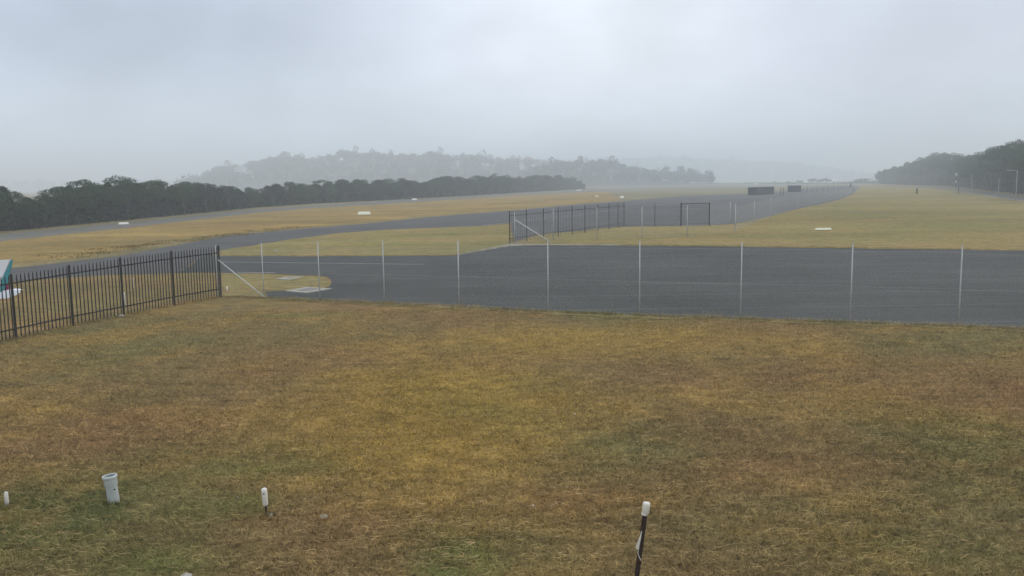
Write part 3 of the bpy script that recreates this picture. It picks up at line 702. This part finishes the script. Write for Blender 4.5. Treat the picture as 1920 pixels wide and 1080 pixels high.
def screen_box(cx0, cx1, by0, by1, ty0, ty1, depth, label, mat, topmat, name):
    """a dark cloth-covered storage frame; near face given by its two lower corners and tops"""
    a = Vector((*G(cx0, by0), 0)); b = Vector((*G(cx1, by1), 0)); ha = height_at(a.x, a.y, ty0); hb = height_at(b.x, b.y, ty1); h = (ha+hb)/2
    d = b-a; Ln = d.length; u = d/Ln; n = Vector((-u.y, u.x, 0))
    if n.y < 0: n = -n
    o = empty(name, a, 0, label, 'enclosure')
    mb = MB(); segs = 14; dep = depth
    for side in (0, 1):
        base = n*(dep*side); vs = []
        for i in range(segs+1):
            p = u*(Ln*i/segs) + base + n*((-.04 if i % 2 else .04))
            vs += [p+Vector((0, 0, .06)), p+Vector((0, 0, h-.05))]
        mb.add(vs, [(2*i, 2*i+2, 2*i+3, 2*i+1) for i in range(segs)])
    for e in (0, 1):
        p = u*(Ln*e); q = p+n*dep
        mb.add([p+Vector((0, 0, .06)), q+Vector((0, 0, .06)), q+Vector((0, 0, h-.05)), p+Vector((0, 0, h-.05))], [(0, 1, 2, 3)])
    mb.build('cloth_wall', M[mat], o)
    t = MB(); k = .12; c4 = [-u*k-n*k, u*(Ln+k)-n*k, u*(Ln+k)+n*(dep+k), -u*k+n*(dep+k)]
    t.add([p+Vector((0, 0, h-.05)) for p in c4]+[p+Vector((0, 0, h+.05)) for p in c4], [(3, 2, 1, 0), (4, 5, 6, 7), (0, 1, 5, 4), (1, 2, 6, 5), (2, 3, 7, 6), (3, 0, 4, 7)])
    t.build('top_cover', M[topmat], o)
    for p in (Vector(), u*Ln, n*dep, u*Ln+n*dep, u*Ln/2-n*.06):
        MB().tube(p, p+Vector((0, 0, h-.06)), .06, n=6).build('frame_post', M['black'], o)
screen_box(1418.5, 1451, 366, 364, 351.5, 350.5, 2.5, 'long low dark cloth-covered enclosure across the taxiway, the larger of two', 'shade', 'shade', 'screened_enclosure')
screen_box(1477, 1493.5, 360, 360, 348.5, 348, 2.5, 'small dark green-topped enclosure, the smaller and farther of two', 'shade', 'shadetop', 'screened_enclosure')
rod(1464, 366, 351, .08, 'black', 'gate_pillar', 'thin dark post, left of a pair between the two dark enclosures', 'post')
rod(1469, 366, 351.5, .08, 'black', 'gate_pillar', 'thin dark post, right of a pair between the two dark enclosures', 'post')
# low rail fence beyond the taxiway, running right from the enclosures
def rail_fence(pix, hh, label, n):
    pts = [Vector((*G(*p), 0)) for p in pix]; o = empty('post_and_rail_fence', pts[0], 0, label, 'fence'); q = [p-pts[0] for p in pts]
    seg = [(q[i+1]-q[i]).length for i in range(len(q)-1)]; tot = sum(seg)
    for j in range(n+1):
        t = tot*j/n; i = 0
        while i < len(seg)-1 and t > seg[i]: t -= seg[i]; i += 1
        p = q[i]+(q[i+1]-q[i])*(t/seg[i]); MB().tube(p, p+Vector((0, 0, hh)), .05, n=5).build('post', M['black'], o)
    for z in (.95, .6, .3):
        mb = MB()
        for i in range(len(seg)): mb.tube(q[i]+Vector((0, 0, hh*z)), q[i+1]+Vector((0, 0, hh*z)), .025, n=4)
        mb.build('rail', M['black'], o)
rail_fence([(1496, 360.5), (1530, 359.5), (1570, 358.5), (1600, 357.5)], 1.8, 'thin dark rail fence running right from the smaller dark enclosure', 12)

# ------------------------------------------------------------------ parked light aircraft (its tail shows at the left edge)
AX, AY = G(-28, 585)
ARZ = R(-10)
sc_ = AY/F                                   # metres per photo pixel at the tail
plane = empty('light_aircraft', (AX, AY, 0), ARZ, 'white light aircraft with a teal rudder, only its tail in view behind the palisade', 'aircraft')
def PL(px, py):
    """photo position -> aircraft coordinates in the fin's plane"""
    n = Vector((-math.sin(ARZ), math.cos(ARZ), 0)); o = Vector((AX, AY, 0)); d = ray(px, py); t = (o-CAM).dot(n)/d.dot(n)
    p = CAM + d*t - o
    return (p.x*math.cos(-ARZ) - p.y*math.sin(-ARZ), p.z)
def plate(name, pts, y0, y1, mat, parent):
    n = len(pts); vs = [(x, y0, z) for x, z in pts]+[(x, y1, z) for x, z in pts]
    fs = [tuple(range(n)), tuple(range(2*n-1, n-1, -1))]+[(i, n+i, n+(i+1) % n, (i+1) % n) for i in range(n)]
    return MB().add(vs, fs).build(name, M[mat], parent)
fin = plate('fin', [PL(-62, 548), PL(-20, 490), PL(-4, 488), PL(20, 486.5), PL(2, 528), PL(-2, 552)], -.035, .035, 'plane', plane)
plate('rudder', [PL(21.5, 487), PL(23.5, 486.5), PL(23, 492), PL(16, 520), PL(14, 532), PL(3, 553), PL(-1.5, 553), PL(2.6, 528)], -.022, .022, 'teal', plane)
plate('rudder_trim', [PL(-12, 563), PL(-6, 552), PL(3.2, 553.2), PL(14.2, 532.5), PL(16, 541), PL(9, 555), PL(0, 562)], -.026, .026, 'maroon', plane)
tx, tz = PL(2, 553)
# stabiliser: tapered wing-like slab across the fuselage
sv = []
hs = 1.45
for sx in (-1, -.55, 0, .55, 1):
    c_ = .75*(1-.25*abs(sx)) if abs(sx) < 1 else .42
    for (fx, fz) in ((-.5, 0), (-.2, .045), (.5, 0), (-.2, -.045)):
        sv.append((tx - .50 + fx*c_ + (abs(sx)*.05), sx*hs, tz + .02 + fz))
MB().add(sv, [(i*4+j, (i+1)*4+j, (i+1)*4+(j+1) % 4, i*4+(j+1) % 4) for i in range(4) for j in range(4)]+[(3, 2, 1, 0), (16, 17, 18, 19)]).build('tailplane', M['plane'], plane)
# the elevator hangs down towards the camera
E = [PL(*p) for p in ((-8, 556), (2, 549), (12, 544.5), (25, 542.5), (35, 543.8), (41, 546), (42, 547.5), (38, 551), (30, 555), (20, 558), (8, 558.5), (-4, 559))]
zt = max(z for _, z in E); n_ = len(E)
vs = [(x-.01, -.10-(zt-z)*.3, z-.01) for x, z in E]+[(x-.01, -.06-(zt-z)*.3, z+.01) for x, z in E]
MB().add(vs, [tuple(range(n_)), tuple(range(2*n_-1, n_-1, -1))]+[(i, n_+i, n_+(i+1) % n_, (i+1) % n_) for i in range(n_)]).build('elevator', M['plane'], plane)
fz = tz+.02
prof = [(.10, tx-.02, fz-.05), (.17, tx-.6, fz-.10), (.30, tx-1.8, fz-.16), (.48, tx-3.2, fz-.18), (.58, tx-4.1, fz-.10), (.56, tx-5.0, fz-.16), (.40, tx-6.0, fz-.25), (.12, tx-6.5, fz-.28)]
vs = []; n = 14
for r_, x_, z_ in prof:
    for j in range(n): t = 2*math.pi*j/n; vs.append((x_, r_*math.cos(t)*.9, z_+r_*math.sin(t)))
MB().add(vs, [(i*n+j, i*n+(j+1) % n, (i+1)*n+(j+1) % n, (i+1)*n+j) for i in range(len(prof)-1) for j in range(n)]+[tuple(range(n)), tuple((len(prof)-1)*n+j for j in range(n))]).build('fuselage', M['plane'], plane, True)
wg = MB(); wv_ = []
for yy in (-4.6, 0, 4.6):
    for (x_, z_) in ((0, 0), (.25, .08), (1.2, .02), (1.2, -.02), (.2, -.05)): wv_.append((tx-4.9+x_, yy, fz+.48+z_))
wg.add(wv_, [(i*5+j, (i+1)*5+j, (i+1)*5+(j+1) % 5, i*5+(j+1) % 5) for i in range(2) for j in range(5)]+[(4, 3, 2, 1, 0), (10, 11, 12, 13, 14)]).build('wing', M['plane'], plane)
for (wx, wy) in ((tx-4.3, .95), (tx-4.3, -.95), (tx-6.0, 0)):
    MB().tube((wx, wy*.3, fz-.45), (wx, wy, .22), .035, n=6).build('gear_leg', M['plane'], plane)
    MB().tube((wx, wy-.07, .19), (wx, wy+.07, .19), .19, n=18).build('wheel', M['tyre'], plane)

# ------------------------------------------------------------------ trees
def tree_variant(seed, Ht=10.0, spread=.40, lowc=.40, clusters=20, per=200, leaf=.17, lean=0.0, flat=.75):
    """trunk mesh and crown mesh of one tree, Ht metres tall"""
    r_ = random.Random(seed); rg = np.random.default_rng(seed)
    tr = MB(); kx, ky = r_.uniform(-.5, .5)+lean, r_.uniform(-.4, .4)
    fork = Ht*r_.uniform(lowc*.75, lowc)
    pts = [(0, 0, -.1), (kx*.15, ky*.1, fork*.5), (kx*.5, ky*.4, fork), (kx, ky, Ht*.72)]
    tr.path(pts, [Ht*.016, Ht*.012, Ht*.009, Ht*.004], 7)
    C = []
    for i in range(clusters):
        t = i/clusters; ang = i*2.4+r_.uniform(-.4, .4); rad = Ht*spread*math.sqrt(r_.uniform(.03, 1))
        dome = 1-(rad/(Ht*spread))**2*.45
        z = Ht*(lowc+(1-lowc-.09)*dome*r_.uniform(.02, 1)**.75)
        c_ = (kx+rad*math.cos(ang), ky+rad*math.sin(ang), z); C.append((c_, Ht*r_.uniform(.09, .15)))
        if i % 2 == 0:
            mid = ((pts[2][0]+c_[0])/2+r_.uniform(-.2, .2), (pts[2][1]+c_[1])/2, fork+(z-fork)*.45)
            tr.path([pts[2] if i % 4 else pts[1], mid, (c_[0], c_[1], c_[2])], [Ht*.006, Ht*.004, Ht*.0018], 5)
    P = []
    for (c_, s) in C:
        m = int(per*(s/(Ht*.10))**1.5); d = rg.normal(size=(m, 3)); d /= np.linalg.norm(d, axis=1)[:, None]
        d *= (rg.uniform(.25, 1.05, m)**.5)[:, None]; d *= (s*1.15, s*1.15, s*flat)
        d[:, :2] += rg.normal(0, s*.10, (m, 2)); P.append(d+np.array(c_))
    V, Fq = leaf_cards(np.concatenate(P), leaf, .3)
    return tr.mesh('trunk', True), fast_mesh('crown', V, Fq)
VAR = [tree_variant(s, **k) for s, k in ((1, dict(lowc=.36, clusters=28)), (2, dict(spread=.44, lowc=.42, flat=.6, clusters=28)), (3, dict(spread=.34, lowc=.30, clusters=28)), (4, dict(spread=.40, lowc=.36, clusters=28)),
                                          (5, dict(spread=.46, lowc=.45, flat=.55, clusters=26)), (6, dict(spread=.30, lowc=.25, clusters=28)), (7, dict(spread=.38, lowc=.25, clusters=32)))]
PROTO = {}
def place_tree(v, x, y, h, rz, wide, label, group, leaf, name='tree'):
    key = (v, leaf)
    if key not in PROTO:
        tm, cm = VAR[v]; cm2 = cm if (v, 0) not in PROTO and not cm.materials else cm.copy()
        cm2.materials.clear(); cm2.materials.append(M[leaf])
        PROTO[key] = (tm, cm2)
    tm, cm = PROTO[key]
    o = empty(name, (x, y, 0), rz, label, 'tree', group); o.scale = (h/10*wide, h/10*wide, h/10)
    link('trunk', tm, M['trunk'], o); link('crown', cm, None, o)
    return o
left_top = [(-60, 338), (0, 335), (30, 336), (50, 346), (72, 357), (90, 348), (120, 340), (145, 331), (180, 329), (215, 326), (245, 330), (262, 325), (285, 337), (305, 331), (330, 341), (350, 333), (375, 331), (400, 341), (440, 344), (470, 350), (490, 346), (520, 339), (560, 333), (600, 335), (650, 329), (700, 330), (720, 331), (745, 328), (770, 333), (800, 332), (830, 327), (850, 325), (880, 331), (900, 324), (925, 325), (937, 316), (950, 328), (980, 327), (1010, 324), (1045, 325), (1070, 328), (1085, 335), (1096, 343)]
left_base = [(p[0], p[1]-3.0 if p[0] < 700 else p[1]-1.0) for p in run_top]
grpL = 'trees of the wood beyond the runway'
px = -28.0; row = []
while px < 1094:
    by = interp(px, left_base) - random.uniform(0, 1.4)*(1.5 if px < 500 else .5)
    x, y = G(px, by); h = height_at(x, y, interp(px, left_top)+random.uniform(1, 9)*(1 if px < 500 else .5))
    row.append((px, x, y, h)); px += max(10, (3.0+h*.17)/y*F*(.9+random.uniform(0, .35)))
LEAF = ['leafA', 'leafB', 'leafC']
def ordn(n): return f"{n}{'th' if 10 <= n % 100 <= 20 else {1: 'st', 2: 'nd', 3: 'rd'}.get(n % 10, 'th')}"
def where(px):
    for lim, s in ((235, 'left of a white marker'), (480, 'above the palisade corner'), (690, 'above the cream marker'), (800, 'above the small marker'), (960, 'left of the far palisade'), (2000, 'near the right end of the wood')):
        if px < lim: return s
for i, (px, x, y, h) in enumerate(row):
    place_tree(random.randrange(7), x, y, h, random.uniform(0, 6.28), random.uniform(.95, 1.25), f'dark front-row tree beyond the runway, {ordn(i+1)} from left, {where(px)}', grpL, LEAF[0 if px < 380 else random.choice((0, 2))])
px = -20.0; k = 0
while px < 1088:
    by = interp(px, left_base); x, y = G(px, by); y2 = y+random.uniform(5, 9)*(1+y/300); x2 = x/y*y2
    h = height_at(x2, y2, interp(px, left_top)-random.uniform(-2, 1.5))
    place_tree(random.choice((0, 1, 3, 4, 6)), x2, y2, h, random.uniform(0, 6.28), random.uniform(1.0, 1.3), f'tall crown behind the front row beyond the runway, {ordn(k+1)} from the left', grpL, LEAF[random.choice((0, 1, 2)) if px > 400 else 0])
    k += 1; px += max(11, (3.6+h*.22)/y2*F*(.85+random.uniform(0, .4)))
def undergrowth(name, label, base, top, frac, lo, hi, n, depth, mat, name_near=True):
    P = []; S = []
    for _ in range(n):
        px = random.uniform(lo, hi); x, y = G(px, interp(px, base)); d = random.uniform(2.2 if name_near else 5.5, depth)*(1+y/300)
        h = height_at(x, y, interp(px, top))*frac*(.75+.25*math.sin(px*.13)*math.sin(px*.031+1))
        z = h*random.random()**.9*(0.45+0.55*min(1, d/6)); P.append((x*(y+d)/y, y+d, z)); S.append(.16+y*.0012)
    V, Fq = leaf_cards(np.array(P), np.array(S), .2)
    return tag(link(name, fast_mesh(name, V, Fq), M[mat]), label, 'undergrowth', kind='stuff')
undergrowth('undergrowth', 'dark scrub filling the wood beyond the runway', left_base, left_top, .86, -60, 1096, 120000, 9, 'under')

right_top = [(1646, 320), (1655, 318), (1672, 309), (1690, 309), (1703, 303), (1718, 298), (1735, 287), (1752, 281), (1770, 279), (1785, 284), (1802, 281), (1815, 289), (1825, 280), (1838, 270), (1850, 281), (1865, 271), (1880, 265), (1890, 250), (1905, 251), (1920, 248), (1980, 244), (2060, 235)]
right_base = [(1646, 345), (1700, 346.5), (1760, 348.5), (1800, 351.5), (1850, 358), (1920, 366), (2060, 384)]
grpR = 'trees of the wood at the right edge'
px = 1650.0; k = 0
while px < 2030:
    by = interp(px, right_base); x, y = G(px, by); h = height_at(x, y, interp(px, right_top)+random.uniform(3, 12)*(h_ := min(1, 150/y)))
    lab = f'dark tree in the front of the wood at right, {ordn(k+1)} from its left end'
    place_tree(random.choice((1, 4, 0, 3)), x, y, h, random.uniform(0, 6.28), random.uniform(.7, .95), lab, grpR, LEAF[random.choice((0, 2, 2))])
    k += 1; px += max(8, (1.6+h*.13)/y*F*random.uniform(.8, 1.3))
px = 1652.0; k = 0
while px < 2020:
    by = interp(px, right_base); x, y = G(px, by); y2 = y+random.uniform(8, 14); x2 = x/y*y2
    h = height_at(x2, y2, interp(px, right_top)-random.uniform(-1.5, 2))
    place_tree(random.choice((0, 2, 3, 5, 6)), x2, y2, h, random.uniform(0, 6.28), random.uniform(.75, 1.0), f'tall crown at the back of the wood at right, {ordn(k+1)} from its left end', grpR, LEAF[random.choice((1, 2))])
    k += 1; px += max(8, (2.2+h*.16)/y2*F*random.uniform(.8, 1.3))
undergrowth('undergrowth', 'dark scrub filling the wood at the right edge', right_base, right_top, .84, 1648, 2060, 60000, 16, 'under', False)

# small far bushes and trees one can tell apart
farm = [(1300, 345.5, 316, 'round dark tree at the right end of the hazy wood below the hill'), (1281, 345.5, 320, 'smaller round tree just left of the round dark one at the wood end'), (1262, 345.6, 321, 'rounded tree third from the right end of the hazy wood'), (1243, 345.7, 320, 'rounded tree fourth from the right end of the hazy wood'),
        (1222, 345.8, 318, 'hazy tree fifth from the right end of the wood below the hill'), (1198, 346, 314, 'hazy tall tree below the hill, beneath the mast'), (1172, 346.2, 309, 'hazy tall tree left of the mast'), (1146, 346.5, 307, 'hazy tall tree second left of the mast'), (1118, 347, 303, 'hazy tall tree third left of the mast'), (1092, 347.5, 300, 'hazy tall tree above the right end of the dark wood'), (1068, 348, 302, 'hazy tall tree partly behind the right end of the dark wood'), (1046, 348, 306, 'hazy tree behind the dark wood near its right end'),
        (1522, 344.3, 334, 'low spreading dark tree above the far end of the taxiway'), (1500, 344.3, 336.5, 'low bushy tree left of the spreading dark tree'), (1550, 344.2, 333, 'rounded faint tree just left of the long white building'), (1620, 343.8, 333, 'rounded far tree left of the small white house'), (1608, 343.8, 335, 'small far tree left of the rounded far tree'), (1478, 344.5, 339, 'tiny far bush above the smaller dark enclosure'), (1452, 344.6, 339.5, 'tiny far bush above the larger dark enclosure'), (1330, 346, 338, 'small faint bush right of the round dark tree'), (1536, 344.2, 336, 'small dark far tree right of the spreading one')]
for i, (px, by, ty, lab) in enumerate(farm):
    if by > 345.2: by -= 1.2
    x, y = G(px, by); h = height_at(x, y, ty)
    place_tree((3, 6, 0, 2)[i % 4], x, y, h, i*1.3, (1.0 if px < 1320 else 1.9), lab, 'far trees along the end of the airfield', 'leafB', name='far_tree')
def hedge(pix, h, label, dens=60, size=.5):
    P = []; pts = [G(*p) for p in pix]
    for i in range(len(pts)-1):
        L_ = math.dist(pts[i], pts[i+1])
        for _ in range(int(L_*dens)):
            t = random.random(); x = pts[i][0]*(1-t)+pts[i+1][0]*t; y = pts[i][1]*(1-t)+pts[i+1][1]*t
            hh = h*(.55+.45*math.sin(x*.21)*math.sin(x*.057+1)); P.append((x+random.gauss(0, .8), y+random.gauss(0, 1.5), hh*random.random()))
    V, Fq = leaf_cards(np.array(P), size, .2)
    return tag(link('scrub', fast_mesh('scrub', V, Fq), M['leafB']), label, 'scrub', kind='stuff')
hedge([(1098, 348.5), (1200, 346.8), (1310, 345.6)], 2.2, 'low hazy scrub line below the hazy wood', 14, .7)
hedge([(1315, 345.6), (1450, 344.8), (1560, 344.3)], 1.6, 'low hazy scrub line beyond the end of the airfield', 10, .7)
hedge([(1560, 344.3), (1660, 344)], 2.2, 'low scrub left of the wood at right', 12, .7)

# ------------------------------------------------------------------ hazy hills
def hill(name, prof, D, depth, tree_h, n_trees, label, leafsize=1.5, per=76, base_py=348):
    xs = np.linspace(prof[0][0], prof[-1][0], 90); rows = 14; V = []; 
    ridge = []
    for px in xs:
        p = at(px, interp(px, prof), D); ridge.append((p.x, max(0.5, p.z-tree_h*.8)))
    e = np.minimum(1, np.minimum(np.arange(90), 89-np.arange(90))/6.0)
    prf = lambda v: math.sin(math.pi/2*min(1, v/.62))**1.3 if v < .62 else math.cos(math.pi/2*(v-.62)/.38)
    for j in range(rows+1):
        v = j/rows
        for i, (x, z) in enumerate(ridge):
            V.append((x*(1+(v-.62)*depth/D), D+(v-.62)*depth, z*prf(v)*e[i] - .2))
    Fq = np.array([(j*90+i, j*90+i+1, (j+1)*90+i+1, (j+1)*90+i) for j in range(rows) for i in range(89)])
    o = link(name, fast_mesh(name, np.array(V), Fq), M['hill']); o['kind'] = 'structure'
    P = []; S = []
    rg = np.random.default_rng(int(D))
    for _ in range(n_trees):
        i = random.uniform(0, 88); v = random.uniform(.02, .75)**.8; i0 = int(i); f = i-i0
        x = ridge[i0][0]*(1-f)+ridge[i0+1][0]*f; z = (ridge[i0][1]*(1-f)+ridge[i0+1][1]*f)*prf(v)*(e[i0])
        x *= 1+(v-.62)*depth/D; y = D+(v-.62)*depth
        hh = tree_h*random.uniform(.6, 1.15)*(1.55 if random.random() < .08 else 1); r0 = min(hh, tree_h*1.1)*random.uniform(.3, .45)
        m = per; d = rg.normal(size=(m, 3)); d /= np.linalg.norm(d, axis=1)[:, None]; d *= rg.uniform(.5, 1, m)[:, None]
        d *= (r0, r0, hh*.36); P.append(d+np.array((x, y, z+hh*.62)))
    V, Fq = leaf_cards(np.concatenate(P), leafsize, .3)
    tag(link('hillside_wood', fast_mesh('hillside_wood', V, Fq), M['leafB']), label, 'wood', kind='stuff')
    return ridge
hill_top = [(330, 336), (372, 326), (390, 316), (420, 314), (450, 312), (480, 306), (508, 296), (540, 293), (560, 294), (580, 300), (605, 297), (625, 290), (645, 286), (680, 288), (705, 285), (725, 293), (760, 291), (790, 293), (822, 285), (840, 294), (870, 293), (900, 294), (930, 298), (960, 301), (1000, 303), (1050, 305), (1110, 308), (1180, 316), (1260, 326), (1330, 336)]
ridge1 = hill('hill', hill_top, 1250, 500, 13, 1500, 'hazy wood covering the hill beyond the airfield')
hill('far_hill', [(900, 318), (1000, 306), (1100, 299), (1200, 297), (1300, 298), (1400, 301), (1480, 306), (1540, 313), (1600, 322), (1650, 331), (1700, 336)], 2500, 700, 16, 900, 'faint wood covering the farthest ridge', 3.5, 30)
hill('low_hill', [(980, 322), (1040, 308), (1090, 302), (1130, 303), (1180, 313), (1220, 322), (1290, 328), (1340, 337)], 950, 200, 10, 380, 'hazy wood on the low rise behind the end trees', 1.2, 110)
hill('left_hill', [(-300, 345), (-100, 338), (100, 340), (300, 338), (420, 335), (520, 345)], 2300, 500, 14, 400, 'faint wood on the low ridge behind the left wood', 3.5, 24)

def house(px, py, D, w_, d_, h, rz, wall, roof, label, name='house', group='houses on the hazy hill'):
    p = at(px, py, D); z0 = p.z
    o = empty(name, (p.x, D, z0), rz, label, 'house', group)
    b = MB(); b.box((0, 0, h/2-2), (w_, d_, h+4)); wl = b.build('wall', M[wall], o)
    r_ = MB(); e = .5; r_.add([(-w_/2-e, -d_/2-e, h-.1), (w_/2+e, -d_/2-e, h-.1), (w_/2+e, d_/2+e, h-.1), (-w_/2-e, d_/2+e, h-.1), (-w_/2+d_*.3, 0, h+d_*.28), (w_/2-d_*.3, 0, h+d_*.28)], [(0, 1, 5, 4), (2, 3, 4, 5), (0, 4, 3), (1, 2, 5), (3, 2, 1, 0)]).build('roof', M[roof], o)
    for k in (-.3, 0, .3): MB().box((k*w_, -d_/2-.03, h*.55), (w_*.14, .1, h*.35)).build('window', M['glass'], o)
    return o
hs_ = [(452, 322, 1090, 'wall', 'roofgrey', 'pale house low on the left end of the hazy hill'), (470, 331, 1080, 'wall', 'roofgrey', 'pale house beneath its neighbour at the left of the hill'),
       (938, 309, 1150, 'brickwall', 'roofred', 'pinkish house on the hill above the tall round crown'), (972, 312, 1120, 'wall', 'roofred', 'house with a red roof right of the tall round crown'), (990, 306, 1170, 'brickwall', 'roofred', 'reddish house high on the right shoulder of the hill'), (1006, 316, 1090, 'wall', 'roofred', 'pale house with a reddish roof low above the dark wood'), (1022, 310, 1130, 'brickwall', 'roofgrey', 'grey-roofed house at the right of the hill houses'), (860, 312, 1110, 'wall', 'roofgrey', 'faint pale house in the middle of the hill')]
for i, (px, py, D, wl, rf, lab) in enumerate(hs_): house(px, py, D, 13, 9, 5, .2*i-.5, wl, rf, lab)
def low_building(px, by, ty, wpx, label, wall='whitewall', roof='roofgrey'):
    x, y = G(px, by); h = height_at(x, y, ty); w_ = wpx/F*y
    o = empty('shed', (x, y, 0), 0, label, 'building')
    MB().box((0, 4, h/2), (w_, 8, h)).build('wall', M[wall], o)
    MB().add([(-w_/2-.3, -.4, h), (w_/2+.3, -.4, h), (w_/2+.3, 8.4, h), (-w_/2-.3, 8.4, h), (-w_/2-.3, 4, h+1), (w_/2+.3, 4, h+1)], [(0, 1, 5, 4), (2, 3, 4, 5), (0, 4, 3), (1, 2, 5)]).build('roof', M[roof], o)
    MB().box((w_*.2, -.03, h*.42), (w_*.12, .1, h*.7)).build('door', M['glass'], o)
low_building(1560, 343.7, 338.8, 15, 'long low white building far off beyond the taxiway end', roof='whitewall')
low_building(1636, 343.2, 336.5, 8, 'small white house at the left end of the wood at right', roof='roofgrey')
low_building(1513, 344.4, 342.3, 6, 'tiny white shed beneath the low spreading dark tree', roof='whitewall')
low_building(1265, 345.8, 343.2, 6, 'tiny pale shed at the foot of the hazy wood')
rod(1163.5, 347, 338.5, .5, 'whitewall', 'white_post', 'tiny white upright below the hazy wood, left of two', 'post')
rod(1167, 347, 340, .5, 'whitewall', 'white_post', 'tiny white upright below the hazy wood, right of two', 'post')
# mast on the low rise
p = at(1195, 320, 940); h = height_at(p.x, 940, 302)-p.z
o = empty('radio_mast', (p.x, 940, p.z-4), 0, 'faint radio mast rising out of the hazy wood', 'mast'); h += 4
mb = MB()
for k in range(3):
    t = 2*math.pi*k/3; mb.tube((math.cos(t)*1.1, math.sin(t)*1.1, 0), (math.cos(t)*.5, math.sin(t)*.5, h), .14, n=4)
mb.build('lattice', M['galv'], o)
mb = MB()
for k in range(8):
    z = h*k/8; s = 1.1-.6*k/8; s2 = 1.1-.6*(k+1)/8
    for j in range(3):
        t = 2*math.pi*j/3; t2 = 2*math.pi*(j+1)/3; mb.tube((math.cos(t)*s, math.sin(t)*s, z), (math.cos(t2)*s2, math.sin(t2)*s2, z+h/8), .08, n=4)
mb.build('bracing', M['galv'], o)
MB().tube((0, -.3, h-1.4), (0, -1.0, h-1.4), .9, n=10).build('antenna', M['whitewall'], o)

# ------------------------------------------------------------------ haze
hm, t, b = new_mat('haze'); t.nodes.remove(b)
pv = t.nodes.new('ShaderNodeVolumePrincipled'); pv.inputs['Density'].default_value = 0.0012; pv.inputs['Color'].default_value = (0.89, 0.955, 1.0, 1)
t.links.new(pv.outputs[0], t.nodes['Material Output'].inputs['Volume'])
hz = MB().box((0, 1670, 39), (6060, 3530, 80)).build('haze', hm); hz['kind'] = 'stuff'; hz['label'] = 'thin grey morning mist over the whole airfield'; hz['category'] = 'haze'
